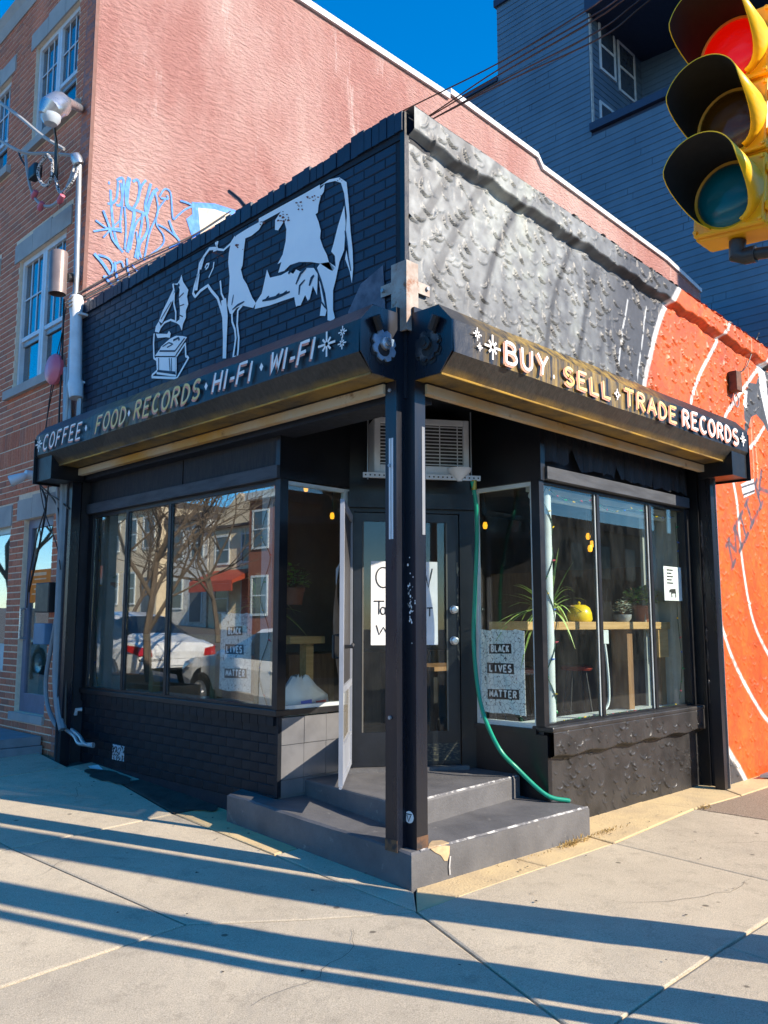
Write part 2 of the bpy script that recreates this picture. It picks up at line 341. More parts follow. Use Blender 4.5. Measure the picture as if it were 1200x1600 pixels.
bedquad([(-3.2,.0),(3.6,.0),(3.6,.4),(-3.2,.4)]); bedquad([(-3.2,.4),(.3,.4),(.3,29),(-3.2,29)]); bedquad([(-2.7,-3.25),(25,-3.25),(25,0),(-3.2,0),(-3.2,-1.8)]); bedquad([(3.6,0),(25,0),(25,.1),(3.6,.1)])
obj('joint_bed', bed, M_joint, walk)
# kerb stones round the corner
kp = [(-3.33, y) for y in np.arange(29, -2, -1.5)]+[(-3.2,-2.5),(-2.8,-3.1),(-2.2,-3.4)]+[(x, -3.43) for x in np.arange(-1.2, 25, 1.5)]
for a, b in zip(kp[:-1], kp[1:]):
    a, b = Vector(a), Vector(b); d = (b-a).normalized()*.008; nn = Vector((-d.y, d.x)).normalized()*.15
    mb = MB().prism([(*(q), GZ(*q)+.003) for q in (a+d, b-d, b-d+nn, a+d+nn)], (0, 0, -.3)); obj('kerb_stone', mb, M_kerb, walk)

# ------------------------------------------------------------------ brick builder
def brick_mesh(name, lx, ly, lz, mat, ch=.004):
    """brick centred at 0, its face towards -x (or -y when lx is the long side)"""
    mb = MB(); 
    f = [(0, -ly/2+ch, -lz/2+ch), (0, ly/2-ch, -lz/2+ch), (0, ly/2-ch, lz/2-ch), (0, -ly/2+ch, lz/2-ch)]
    e = [(ch, -ly/2, -lz/2), (ch, ly/2, -lz/2), (ch, ly/2, lz/2), (ch, -ly/2, lz/2)]
    b = [(lx, -ly/2, -lz/2), (lx, ly/2, -lz/2), (lx, ly/2, lz/2), (lx, -ly/2, lz/2)]
    mb.add(f+e+b, [(0,3,2,1)]+[(i, (i+1) % 4, 4+(i+1) % 4, 4+i) for i in range(4)]+[(4+i, 4+(i+1) % 4, 8+(i+1) % 4, 8+i) for i in range(4)])
    me = mb.mesh(name); me.materials.append(mat); return me, mb
def brick_wall(parent, x, y0, y1, zf, z1, holes, mat, maxn, key, BL=.215, BH=.075, J=.011, soldier=(), depth=.03, jit=.003, skip=None):
    """bricks of a wall facing -x. zf(y) = foot"""
    rows = []; z = zf(y0)-.1; i = 0
    while z < z1:
        if any(a <= z+.01 < b for a, b in soldier):
            rows.append((z, 'S')); z += BL
        else:
            rows.append((z, i % 2)); z += BH
        i += 1
    spots = []
    for z, k in rows:
        if k == 'S': w, h, off = BH, BL, 0
        else: w, h, off = BL, BH, (BL/2 if k else 0)
        y = y0-off
        while y < y1-.02:
            a, b = max(y, y0), min(y+w, y1); y += w
            if b-a < .04: continue
            segs = [(a, b)]
            for (h0, h1, g0, g1) in holes:
                if z+h*.5 > g0 and z+h*.5 < g1:
                    ns = []
                    for p, q in segs:
                        if q <= h0 or p >= h1: ns.append((p, q))
                        else:
                            if h0-p > .03: ns.append((p, h0))
                            if q-h1 > .03: ns.append((h1, q))
                    segs = ns
            for p, q in segs:
                if z+h < zf((p+q)/2) or (skip and skip((p+q)/2, z+h/2)): continue
                spots.append(((p+q)/2, z+h/2, q-p, h))
    spots.sort(key=lambda s: key(s)); cache = {}; rest = MB()
    for n, (cy, cz, w, h) in enumerate(spots):
        lx = depth; ox = x+random.uniform(-jit, jit*.3)
        if n < maxn:
            kk = (round(w, 3), round(h, 3))
            if kk not in cache: cache[kk] = brick_mesh('brick', lx, kk[0]-J, kk[1]-J, mat)[0]
            o = obj('brick', cache[kk], None, parent); o.location = (ox, cy, cz)
        else:
            _, b = brick_mesh('t', lx, w-J, h-J, mat); bpy.data.meshes.remove(bpy.data.meshes[-1]) if False else None
            rest.add([(px+ox, py+cy, pz+cz) for px, py, pz in b.v], b.f)
    if rest.v: stuff(obj('brickwork', rest, mat, parent))
    return len(spots)
def wall_rects(mb, x0, x1, y0, y1, z0, z1, holes):
    ys = sorted({y0, y1, *[h for q in holes for h in q[:2] if y0 < h < y1]}); zs = sorted({z0, z1, *[h for q in holes for h in q[2:] if z0 < h < z1]})
    for a, b in zip(ys[:-1], ys[1:]):
        run = None
        for c, d in zip(zs[:-1], zs[1:]):
            my, mz = (a+b)/2, (c+d)/2
            if any(q[0] < my < q[1] and q[2] < mz < q[3] for q in holes):
                if run: mb.box((x0, a, run[0]), (x1, b, run[1])); run = None
            else: run = (run[0] if run else c, d)
        if run: mb.box((x0, a, run[0]), (x1, b, run[1]))

# ------------------------------------------------------------------ trowelled stucco as real relief, painted per vertex
def attr_paint(name, rough=.55, bstr=.3, spec=.5):
    m, t, p = nodes(name); a = t.nodes.new('ShaderNodeAttribute'); a.attribute_name = 'paint'
    v = coords(t); n = noise(t, v, 14, 7, .7)
    hsv = nd(t, 'HueSaturation'); t.links.new(a.outputs['Color'], hsv.inputs['Color'])
    mr = t.nodes.new('ShaderNodeMapRange'); mr.inputs['From Min'].default_value = .3; mr.inputs['From Max'].default_value = .75; mr.inputs['To Min'].default_value = .78; mr.inputs['To Max'].default_value = 1.15
    t.links.new(n, mr.inputs['Value']); t.links.new(mr.outputs[0], hsv.inputs['Value']); t.links.new(hsv.outputs[0], p.inputs['Base Color'])
    p.inputs['Roughness'].default_value = rough; p.inputs['Specular IOR Level'].default_value = spec
    bump(t, p, noise(t, v, 120, 5), bstr, .004); return m
def stucco(name, mat, x0, x1, z0, z1, y, res, paint, ncr, amp=.011, parent=None, topf=None, rr=(.035, .07), ledge=None):
    nx = int((x1-x0)/res)+1; nz = int((z1-z0)/res)+1
    xs = np.linspace(x0, x1, nx); zs = np.linspace(z0, z1, nz); X, Z = np.meshgrid(xs, zs)
    H = np.zeros_like(X); rs = np.random.RandomState(int(x0*10+z0*100) % 997)
    # soft undulation
    for k in range(30):
        fx, fz, ph = rs.uniform(1, 9), rs.uniform(1, 9), rs.uniform(0, 6.28); H += .0007*np.sin(fx*X+fz*Z+ph)
    gx_ = max(1, int((x1-x0)/math.sqrt((x1-x0)*(z1-z0)/ncr))); gz_ = max(1, ncr//gx_)
    for k in range(gx_*gz_):
        cx, cz = x0+(x1-x0)*((k % gx_)+rs.uniform(-.15, 1.15))/gx_, z0+(z1-z0)*((k//gx_)+rs.uniform(-.15, 1.15))/gz_; r = rs.uniform(*rr); an = rs.normal(-1.95, .45); dx, dz = math.cos(an), math.sin(an)
        i0, i1 = max(0, int((cx-r-x0)/res)-1), min(nx, int((cx+r-x0)/res)+2); j0, j1 = max(0, int((cz-r-z0)/res)-1), min(nz, int((cz+r-z0)/res)+2)
        if i1 <= i0 or j1 <= j0: continue
        px, pz = (X[j0:j1, i0:i1]-cx), (Z[j0:j1, i0:i1]-cz)*rs.uniform(.8, 1.2); d = np.hypot(px, pz)/r; s_ = (px*dx+pz*dz)/r
        h = amp*rs.uniform(.15, 1)*(.2*np.clip(s_, 0, 1)+.8*np.clip((d-.72)/.26, 0, 1))*(d < 1)*np.clip((s_-rs.uniform(.2, .6))*2.5, 0, 1)
        # keep the lip short so that each trowel mark reads as a curl
        H[j0:j1, i0:i1] = np.maximum(H[j0:j1, i0:i1], h)
    if ledge is not None: H += ledge(X, Z)
    if topf is not None: Z = np.minimum(Z, topf(X))
    V = np.stack([X, y-H, Z], -1).reshape(-1, 3); idx = np.arange(nx*nz).reshape(nz, nx)
    F = np.stack([idx[:-1, :-1], idx[:-1, 1:], idx[1:, 1:], idx[1:, :-1]], -1).reshape(-1, 4)
    me = bpy.data.meshes.new(name); me.vertices.add(len(V)); me.vertices.foreach_set('co', V.ravel()); me.loops.add(F.size); me.loops.foreach_set('vertex_index', F.ravel())
    me.polygons.add(len(F)); me.polygons.foreach_set('loop_start', np.arange(0, F.size, 4)); me.polygons.foreach_set('loop_total', np.full(len(F), 4)); me.update(calc_edges=True)
    if paint is not None:
        c = paint(V[:, 0], V[:, 2]); a = me.attributes.new('paint', 'FLOAT_COLOR', 'POINT'); a.data.foreach_set('color', np.concatenate([c, np.ones((len(c), 1))], 1).astype(np.float32).ravel())
    me.materials.append(mat); me.validate(); return obj(name, me, None, parent)
def seg_dist(x, z, pl):
    d = np.full(x.shape, 1e9)
    for (a, b), (c, e) in zip(pl[:-1], pl[1:]):
        ux, uz = c-a, e-b; L = ux*ux+uz*uz+1e-12; t = np.clip(((x-a)*ux+(z-b)*uz)/L, 0, 1); d = np.minimum(d, np.hypot(x-a-t*ux, z-b-t*uz))
    return d
def in_poly(x, z, P):
    r = np.zeros(x.shape, bool); n = len(P)
    for i in range(n):
        (a, b), (c, e) = P[i], P[(i+1) % n]
        if b == e: continue
        k = ((b > z) != (e > z)) & (x < (c-a)*(z-b)/(e-b)+a); r ^= k
    return r
def vnoise(x, z, s, seed=0):
    rs = np.random.RandomState(seed); T = rs.rand(64, 64); u, v = x*s, z*s; i, j = np.floor(u).astype(int), np.floor(v).astype(int); fu, fv = u-i, v-j
    fu = fu*fu*(3-2*fu); fv = fv*fv*(3-2*fv); g = lambda a, b: T[a % 64, b % 64]
    return (g(i, j)*(1-fu)+g(i+1, j)*fu)*(1-fv)+(g(i, j+1)*(1-fu)+g(i+1, j+1)*fu)*fv
def smooth_pl(pts, n=6):
    P = [np.array(p, float) for p in pts]; P = [2*P[0]-P[1]]+P+[2*P[-1]-P[-2]]; out = []
    for i in range(1, len(P)-2):
        for k in range(n):
            t = k/n; out.append(tuple(.5*((2*P[i])+(-P[i-1]+P[i+1])*t+(2*P[i-1]-5*P[i]+4*P[i+1]-P[i+2])*t*t+(-P[i-1]+3*P[i]-3*P[i+1]+P[i+2])*t**3)))
    return out+[tuple(P[-2])]
xz = lambda pts: [(PB(*p).x, PB(*p).z) for p in pts]
ring1 = smooth_pl([(3.95,4.97),(3.884,4.887),(3.63,4.586),(3.406,4.21),(3.21,3.763),(3.12,3.2),(3.15,2.4),(3.45,1.6),(3.95,1.0),(4.467,.519),(4.649,.317),(4.884,.116),(5.1,-.1)])
ring2 = smooth_pl([(5.25,5.0),(5.168,4.92),(4.763,4.496),(4.405,4.138),(4.145,3.718),(4.2,3.1),(4.33,2.6),(4.411,2.314),(4.463,1.995),(4.645,1.516),(4.936,1.122),(5.374,.738),(5.689,.527),(6.4,.2)])
ring3 = smooth_pl([(6.218,4.717),(5.601,4.278),(5.275,4.031),(4.943,3.736),(5.0,3.3),(5.156,2.843),(5.208,2.225),(5.411,1.614),(5.794,1.23),(6.3,.95)])
ring4 = smooth_pl(xz([(1192,668),(1180,688),(1170,700)]))
oranges = ring1+[(9, -1), (9, 6)]
grooves = [smooth_pl(xz(q)) for q in (((767,262),(740,310),(698,385),(665,460)),((720,235),(690,290),(650,355)),((810,318),(780,375),(762,430),(748,500)),((893,378),(868,450),(855,520),(850,560)),((928,425),(915,480),(905,540),(900,590)))]
wstreaks = [xz(((978,470),(970,520),(963,590))), xz(((1008,480),(1000,540),(993,600)))]
milk_old = [xz(q) for q in (((1143,893),(1133,862),(1150,872),(1141,838)), ((1150,868),(1160,835)), ((1127,866),(1138,852)), ((1137,898),(1148,882)), ((1163,850),(1172,802)), ((1158,852),(1168,842)), ((1167,806),(1177,798)),
        ((1170,788),(1180,824),(1188,800)), ((1165,792),(1175,782)), ((1183,760),(1194,798)), ((1179,765),(1188,754)), ((1191,784),(1200,750)), ((1188,772),(1200,790)))]
milk = []
for i_, ch_ in enumerate('MILK'):
    ox_, oy_ = [(1143,884),(1161,846),(1172,822),(1186,793)][i_]; w_ = [(14,-30),(6,-12),(11,-24),(12,-26)][i_]
    for st_ in FONT[ch_]+([[(-.12,0),(.25,0)],[(-.1,1),(.25,1)],[(.75,0),(1.12,0)],[(.75,1),(1.1,1)]] if ch_ in 'M' else [[(.0,0),(1,0)],[(0,1),(1,1)]] if ch_ == 'I' else [[(-.12,1),(.35,1)],[(-.12,0),(.3,0)]]):
        milk.append(xz([(ox_+w_[0]*x-9*y, oy_+w_[1]*x-34*y) for x, y in st_]))
calf = xz([(1160,620),(1168,598),(1180,600),(1187,575),(1200,562),(1200,680),(1190,660),(1180,648),(1172,652),(1163,690)])
calfw = [xz([(1183,575),(1192,570),(1196,600),(1200,640),(1200,672),(1192,640),(1186,610)]), xz([(1161,610),(1166,612),(1165,640),(1160,632)])]
box = [xz([(1155,757),(1176,748),(1178,770),(1160,778)])]
def paintB(x, z):
    n = vnoise(x, z, 2.2, 1); n2 = vnoise(x*4, z*.7, 3, 2); n3 = vnoise(x, z, 14, 3); n4 = vnoise(x*9, z*1.2, 2, 8)
    sil = np.clip((2.75-x+.5*(n-.5))/.7, 0, 1); low = np.clip((z-3.6-.5*(n2-.5))/.6, 0, 1)
    s_ = np.clip((.1+.9*n2)*.5+.45*n+.55*(n3-.35), 0, 1)*sil*(.35+.65*low)
    s_ = np.maximum(s_, .8*np.clip(n4*1.6-.85, 0, 1)*(x > .8)*(x < 2.7))
    c = np.outer(1-s_, (.045, .048, .056))+np.outer(s_, (.30, .318, .318))
    gg = vnoise(x, z, 1.3, 9)*s_; c[:, 2] -= .06*np.clip(gg-.3, 0, 1); c[:, 1] += .012*np.clip(gg-.3, 0, 1)
    for k, g in enumerate(grooves):
        d = seg_dist(x, z, g); a = np.clip(1.3-d/.038, 0, .9 if k > 1 else .6); c = c*(1-a[:, None])+np.array((.03, .032, .036))*a[:, None]
    for g in wstreaks:
        a = np.clip(1.2-seg_dist(x, z, g)/.014, 0, .8)*(n3 > .3); c = c*(1-a[:, None])+np.array((.6, .62, .62))*a[:, None]
    o = in_poly(x, z, oranges); oc = np.outer(1-n*.35, (.74, .112, .013)); oc[:, 1] *= 1+.25*(n3-.5); c[o] = oc[o]
    drip = (vnoise(x*14, z*.8, 1.5, 5) > .8) & (z > 2.8) & o & (x > 4.9); c[drip] = c[drip]*.5+np.array((.7, .45, .3))*.5
    for g, wd in ((ring1, .03), (ring2, .022), (ring3, .022), (ring4, .02)):
        a = np.clip(1.5-seg_dist(x, z, g)/wd, 0, 1)*np.clip(n3*3+.2, .3, 1); c = c*(1-a[:, None])+np.array((.78, .76, .74))*a[:, None]
    for g in milk:
        a = np.clip(1.5-seg_dist(x, z, g)/.026, 0, .93)*np.clip(.5+n3*1.2, 0, 1); c = c*(1-a[:, None])+np.array((.07, .065, .085))*a[:, None]
    c[in_poly(x, z, calf)] = (.055, .06, .07)
    for q in calfw+box: c[in_poly(x, z, q)] = (.72, .73, .74)
    for q in box:
        b_ = in_poly(x, z, q) & ((np.abs(((z*1.0-x*.25) % .085)-.03) < .012)); c[b_] = (.06, .06, .07)
    c *= (.82+.36*vnoise(x, z, 30, 21))[:, None]; c[o] *= (.80+.4*vnoise(x[o]*2, z[o]*.5, 3, 22))[:, None]
    st = np.clip(1.2-np.abs(z-(1.72-.02*(x-4.4)))/.05, 0, .35)*(x > 4.3)*0; c *= (1-st)[:, None]
    return np.clip(c, .004, .95)

# ================================================================== the corner shop
shop = thing('corner_shop', 'black single-storey corner shop with cow mural and recessed corner entrance', 'shop')
ZT = 2.70
# --- upper wall along the left street: painted bricks
mb = MB().box((.006, .0, 3.05), (.26, 4.79, 4.93)); obj('brick_backing', mb, M_navymortar, shop)
cowskip = lambda y, z: False
brick_wall(shop, .002, .08, 4.78, lambda y: 3.4, 4.86, [], M_navybrick, 300, lambda s: -s[0], depth=.003, jit=.0012, J=.008)
def ztopA(y): return 5.05-.014*y
y = .0; k = 0
while y < 4.78:
    wd = min(.075, 4.79-y); h = ztopA(y)+random.uniform(-.018, .015)+(.03 if y < .55 else 0)
    obj('coping_brick', MB().box((-.022+random.uniform(-.005, .005), y+.003, ztopA(y)-.125), (.26, y+wd-.003, h)), M_navybrick, shop); y += wd
obj('coping_bed', MB().box((-.004, .002, 4.875), (.25, 4.788, 4.94)), M_navymortar, shop)
# --- upper wall along the right street: trowelled stucco
M_stB = attr_paint('mural_stucco_paint', .5)
topB = lambda X: np.interp(X, [0, .05, 3.886, 6.33, 9], [5.1, 5.09, 4.91, 4.80, 4.7])
def ledgeB(X, Z):
    t = topB(X)-.19+.012*np.sin(X*9)+.008*np.sin(X*23); d = Z-t
    return .055*np.clip((d+.015)/.03, 0, 1)-.03*np.clip(1-np.abs(d+.035)/.035, 0, 1)
stucco('stucco_wall', M_stB, .03, 6.62, 3.2, 5.1, -.01, .0085, paintB, 1250, .024, shop, topB, rr=(.045, .08), ledge=ledgeB)
obj('wall_core', MB().prism([(0.01, .03, 3.2), (6.62, .03, 3.2), (6.62, .03, 4.78), (3.9, .03, 4.885), (.01, .03, 5.06)], (0, .2, 0)), M_navymortar, shop)
mbc = MB()
for a, b in zip(np.arange(.03, 6.6, .3), np.arange(.33, 6.93, .3)):
    b = min(b, 6.62); mbc.add([(a, -.066, topB(a)), (b, -.066, topB(b)), (b, .24, topB(b)), (a, .24, topB(a))], [(0, 1, 2, 3)])
obj('parapet_cap', mbc, PLAIN('grey_cap', (.3, .3, .3), .8), shop)
stucco('orange_stucco_wall', M_stB, 4.52, 6.62, -.1, 3.22, -.012, .0105, paintB, 620, .017, shop, rr=(.045, .085))
obj('side_wall_core', MB().box((4.44, .02, -.1), (20, .3, 3.2)), M_navymortar, shop)
obj('far_side_wall', MB().box((6.62, -.02, -.1), (20, .25, 4.7)), MAT('orange_wall_paint', (.72, .15, .03), .6), shop)
# corner metal angle and flashing
obj('corner_flashing', MB().box((-.012, -.012, 3.55), (.03, .03, 5.06)), M_navy, shop)
ang = MB().box((-.030, -.030, 3.50), (-.012, .10, 3.98)).box((-.030, -.042, 3.50), (.085, -.031, 3.98)).box((-.03, .1005, 3.78), (-.02, .2, 3.86)).box((.0855, -.042, 3.78), (.20, -.032, 3.86))
obj('steel_corner_angle', ang, MAT('bare_steel_rusty', (.40, .37, .33), .6, (.26, .18, .14), 5, c3=(.22, .08, .03), s3=7, lo3=.56, hi3=.66, metal=.1), shop)
for (a, b, c) in ((-.038, .17, 3.82),):
    obj('bolt', MB().lathe([(0, -.012), (.014, -.012), (.014, .006), (0, .006)], (a, b, c), 8, (1, 0, 0)), M_conduit, shop)
for a in (.17,): obj('bolt', MB().lathe([(0, -.012), (.014, -.012), (.014, .006), (0, .006)], (a, -.045, 3.83), 8, (0, 1, 0)), M_conduit, shop)
obj('whitewash_patch', MB().prism([(-.006, p[0], p[1]) for p in ((.17,3.6),(.5,3.6),(.55,3.78),(.42,3.95),(.2,4.02))], (-.003, 0, 0)), MAT('whitewashed_patch', (.14, .16, .21), .7, (.05, .06, .09), 6), shop)
# roof
obj('roof', MB().box((.24, .22, 4.3), (16, 4.79, 4.4)), M_dirt, shop)
obj('roof_pipe', MB().tube([PA(382, 322, .2), PA(374, 312, .2), PA(358, 299, .2)], .018, 6), M_blackm, shop)

# --- cow and gramophone painted on the navy brick
def ZA(pts, ox, oy, sc, s=-.008): return [PA(ox+x/sc, oy+y/sc, s) for x, y in pts]
cow = MB(); cz = lambda p: ZA(p, 290, 260, 4.2857)
def cpoly(mb, pts):
    n = len(mb.v); mb.v += [tuple(p) for p in pts]; mb.f.append(tuple(range(n, n+len(pts)))); mb.m.append(0)
cpoly(cow, cz([(300,525),(340,462),(420,412),(500,368),(528,360),(490,425),(440,465),(400,482),(390,560),(382,660),(370,690),(385,750),(410,790),(430,840),(447,880),(470,915),(452,948),(380,932),(340,950),(312,992),(296,985),(280,930),(290,840),(295,740),(285,640),(290,580)]))
cow.ribbon(cz(resample([(490,366),(640,284),(800,198),(900,140)], 4)), .045, (-1, 0, 0), .0004)
cpoly(cow, cz([(598,425),(600,360),(640,300),(800,205),(900,152),(932,118),(925,170),(905,200),(890,260),(885,310),(870,320),(890,370),(905,430),(900,480),(920,540),(945,590),(960,640),(1000,680),(985,700),(960,690),(900,650),(840,640),(760,640),(700,660),(660,700),(620,712),(642,640),(615,655),(650,590),(670,500),(675,420),(660,365),(620,428)]))
cpoly(cow, cz([(545,690),(565,745),(640,728),(690,700),(720,720),(740,690),(770,705),(800,680),(858,680),(885,720),(880,862),(852,800),(830,892),(800,862),(770,930),(745,935),(735,872),(650,900),(560,932),(462,955),(470,912),(510,850),(530,760)]))
cpoly(cow, cz([(895,135),(960,88),(1030,73),(1078,105),(1088,200),(1098,330),(1104,430),(1118,560),(1122,680),(1113,782),(1098,700),(1068,620),(1080,540),(1072,450),(1080,330),(1062,180),(1040,110),(1000,97),(940,112)]))
cpoly(cow, cz([(1062,262),(1072,380),(1062,560),(1030,640),(1005,760),(987,830),(987,960),(1000,1015),(980,1036),(950,1030),(950,960),(935,850),(910,760),(880,680),(900,650),(960,640),(1005,672),(1000,600),(975,570),(990,520),(1020,400)]))
cpoly(cow, cz([(893,765),(915,800),(930,900),(945,960),(935,1002),(898,1000),(912,900)]))
cpoly(cow, cz([(238,900),(270,880),(282,1000),(274,1180),(271,1286),(248,1286),(250,1150),(245,1000)]))
for st, wd in (([(215,500),(205,548),(160,552),(125,600),(95,650),(85,720),(60,800),(50,850),(65,873),(100,832),(150,797),(172,832),(215,882),(240,960),(255,1020)], .028),
               ([(310,990),(312,1040),(330,1090),(336,1150),(325,1230),(318,1277),(346,1277),(352,1230),(356,1150),(345,1060),(350,965),(380,930)], .022),
               ([(215,555),(255,560),(300,520),(332,470)], .02), ([(232,765),(240,850),(262,900)], .02), ([(200,508),(215,555),(185,565)], .02),
               ([(130,680),(140,655),(158,650),(150,672),(135,690)], .016), ([(190,640),(185,680),(155,745)], .014), ([(85,720),(70,830)], .045), ([(120,610),(98,690)], .035), ([(735,870),(745,930),(768,905)], .025), ([(805,850),(825,892)], .025)):
    cow.ribbon([p for p in cz(resample(st, 3))], wd, (-1, 0, 0), .0005)
cow_o = o = obj('cow_mural', cow, M_mural, shop); o['label'] = 'white and black painted cow standing in profile'
cd = MB()
for st, wd in (([(690,720),(720,670),(780,650)], .035), ([(740,790),(770,720),(810,680)], .025), ([(760,860),(765,800),(800,760)], .02), ([(515,900),(600,880),(700,840)], .028), ([(540,890),(560,870)], .02), ([(600,880),(630,850)], .02), ([(640,870),(680,835)], .02), ([(315,960),(350,930),(395,905)], .02), ([(830,800),(845,750),(862,730)], .03), ([(310,930),(322,860)], .012), ([(880,690),(912,790),(945,960)], .018), ([(1070,430),(1090,600)], .02), ([(1075,520),(1108,700)], .012), ([(905,900),(940,950)], .014)):
    obj('shading_stroke', MB().ribbon(cz(resample(st, 3)), wd, (-1, 0, 0), .003, taper=True), M_navybrick, cow_o)

fl = MB()
for cx, cy, n, sp in ((505,380,7,40), (650,325,8,45), (760,265,7,40), (860,205,8,45), (200,590,9,40), (350,545,5,35), (245,600,5,40), (1035,92,3,15), (700,350,4,60)):
    for k in range(n):
        x, y = cx+random.gauss(0, sp*.5), cy+random.gauss(0, sp*.35); r = random.uniform(4, 11)
        fl.f.append(tuple(range(len(fl.v), len(fl.v)+5))); fl.m.append(0)
        fl.v += [tuple(p+Vector((-.0035, 0, 0))) for p in cz([(x+r*random.uniform(.4, 1.3)*math.cos(a), y+r*random.uniform(.3, 1.1)*math.sin(a)) for a in (0, 1.25, 2.5, 3.7, 5)])]
stuff(obj('paint_flakes', fl, M_rust, shop))
gr = MB(); gz = lambda p: ZA(p, 220, 400, 7.27)
for P in ([(462,212),(480,290),(540,385),(525,460),(540,545),(512,620),(512,700),(480,770),(465,848),(440,785),(395,755),(440,720),(445,600),(432,480),(442,380),(420,330),(365,318),(415,312),(445,268)], [(365,380),(375,480),(330,580),(240,765),(205,740),(250,620),(310,500)], [(205,742),(225,790),(205,870),(160,860),(170,800)],
          [(170,882),(300,885),(320,850),(340,880),(330,930),(290,922),(190,932)], [(230,1030),(330,940),(400,905),(480,910),(525,922),(402,1110),(390,1135),(160,1135),(215,1060)], [(172,1150),(390,1150),(390,1322),(182,1300)]): cpoly(gr, gz(P))
for st, wd in (([(365,315),(380,420),(375,540),(398,640),(395,750)], .022), ([(200,870),(225,810),(270,755),(340,725),(400,748)], .02), ([(152,880),(145,1000),(150,1160),(182,1182)], .022), ([(505,985),(512,1140),(545,1150),(410,1388),(125,1376),(130,1352),(200,1290)], .022), ([(400,1140),(400,1360),(180,1330)], .02), ([(500,1000),(400,1150)], .02)):
    gr.ribbon(gz(resample(st, 3)), wd, (-1, 0, 0), .0005)
gr_o = o = obj('gramophone_mural', gr, M_mural, shop); o['label'] = 'white painted horn gramophone'
gd = MB()
for st, wd in (([(215,1080),(390,1080),(500,935)], .016), ([(205,1160),(205,1300)], .012), ([(325,1160),(335,1310)], .012), ([(350,1160),(352,1310)], .01), ([(190,1305),(390,1325)], .02), ([(390,420),(415,360),(440,320)], .035), ([(400,520),(440,470),(490,420)], .012), ([(440,570),(495,550)], .01), ([(440,670),(480,690)], .01), ([(230,720),(350,520)], .012), ([(250,1030),(320,985),(370,1000),(300,1040)], .012), ([(370,960),(430,930),(440,960)], .02)):
    obj('shading_stroke', MB().ribbon(gz(resample(st, 3)), wd, (-1, 0, 0), .003), M_navybrick, gr_o)

# --- steps (rough painted concrete)
def zstep(x, y): return .215+.05*max(y, 0)*.9
S1 = [(-.055,-.09),(1.86,-.13),(1.9,.3),(1.77,.45),(.15,1.95),(-.03,1.86)]
bm = bmesh.new(); pts = []
for i in range(len(S1)):
    a, b = Vector(S1[i]), Vector(S1[(i+1) % len(S1)]); n = max(1, int((b-a).length/.12))
    for j in range(n): pts.append(a+(b-a)*j/n)
random.seed(3)
top = []; rim = []; lo = []
cx = Vector((.75, .75))
for p in pts:
    w_ = random.uniform(-.006, .006); q = p+(cx-p).normalized()*.022
    rim.append(bm.verts.new((p.x+w_*.5, p.y+w_*.5, zstep(*p)-.012+w_))); top.append(bm.verts.new((q.x, q.y, zstep(*q)+w_*.6))); lo.append(bm.verts.new((p.x, p.y, -.1)))
N = len(pts); c0 = bm.verts.new((.8, .8, zstep(.8, .8)-.005))
for i in range(N):
    j = (i+1) % N; bm.faces.new((lo[i], lo[j], rim[j], rim[i])); bm.faces.new((rim[i], rim[j], top[j], top[i])); bm.faces.new((top[i], top[j], c0))
me = bpy.data.meshes.new('step'); bm.to_mesh(me); bm.free(); me.materials.append(M_step); obj('step', me, None, shop)
S2 = [(.28,.29),(1.72,.40),(1.77,.46),(1.77,.9),(.86,1.49),(.42,1.49)]
obj('step', MB().prism([(x, y, .395) for x, y in S2], (0, 0, -.25)), M_step, shop, bevel=.015)
wn = MB()
for a, b in (((.03,-.092),(1.85,-.132)), ((-.058,-.05),(-.035,1.8)), ((.5,.31),(1.7,.395))):
    a, b = Vector(a), Vector(b); n = 40; z0 = .2 if a.y < .2 else .392
    P = []
    for i in range(n+1):
        p = a+(b-a)*i/n; P.append((p.x, p.y+(.006 if a.x > 0 else .006), (zstep(*p)-.002 if a.y < .2 else .3965)))
    if a.x < 0: continue
    for i in range(n):
        w_, w2 = [.004+.010*abs(math.sin(q*1.7)*math.sin(q*.6+1)) for q in (i, i+1)]; p, q = Vector(P[i]), Vector(P[i+1]); wn.add([p+Vector((0, -.0035, -.005)), q+Vector((0, -.0035, -.005)), q+Vector((0, w2, .0055)), p+Vector((0, w_, .0055))], [(0, 1, 2, 3)])
stuff(obj('worn_edge', wn, MAT('chipped_step_edge', (.13, .13, .138), .8, (.46, .46, .45), 9, lo=.47, hi=.56), shop))
# broken corner patch at the post foot
obj('broken_patch', MB().prism([(.11,-.099,.212),(.17,-.099,.216),(.24,-.099,.21),(.285,-.101,.2),(.28,-.101,.15),(.262,-.101,.115),(.235,-.1,.12),(.20,-.1,.16),(.15,-.1,.185)], (0, .05, 0)), M_patch, shop); obj('broken_patch', MB().prism([(.10,-.085,.206),(.29,-.09,.206),(.30,-.02,.208),(.24,.01,.208),(.17,-.03,.208)], (0, 0, .012)), M_patch, shop)
obj('step_crack', MB().ribbon([(.285,-.104,.14),(.275,-.104,.08),(.28,-.104,.03)], .012, (0, -1, 0), .002), M_stepworn, shop)

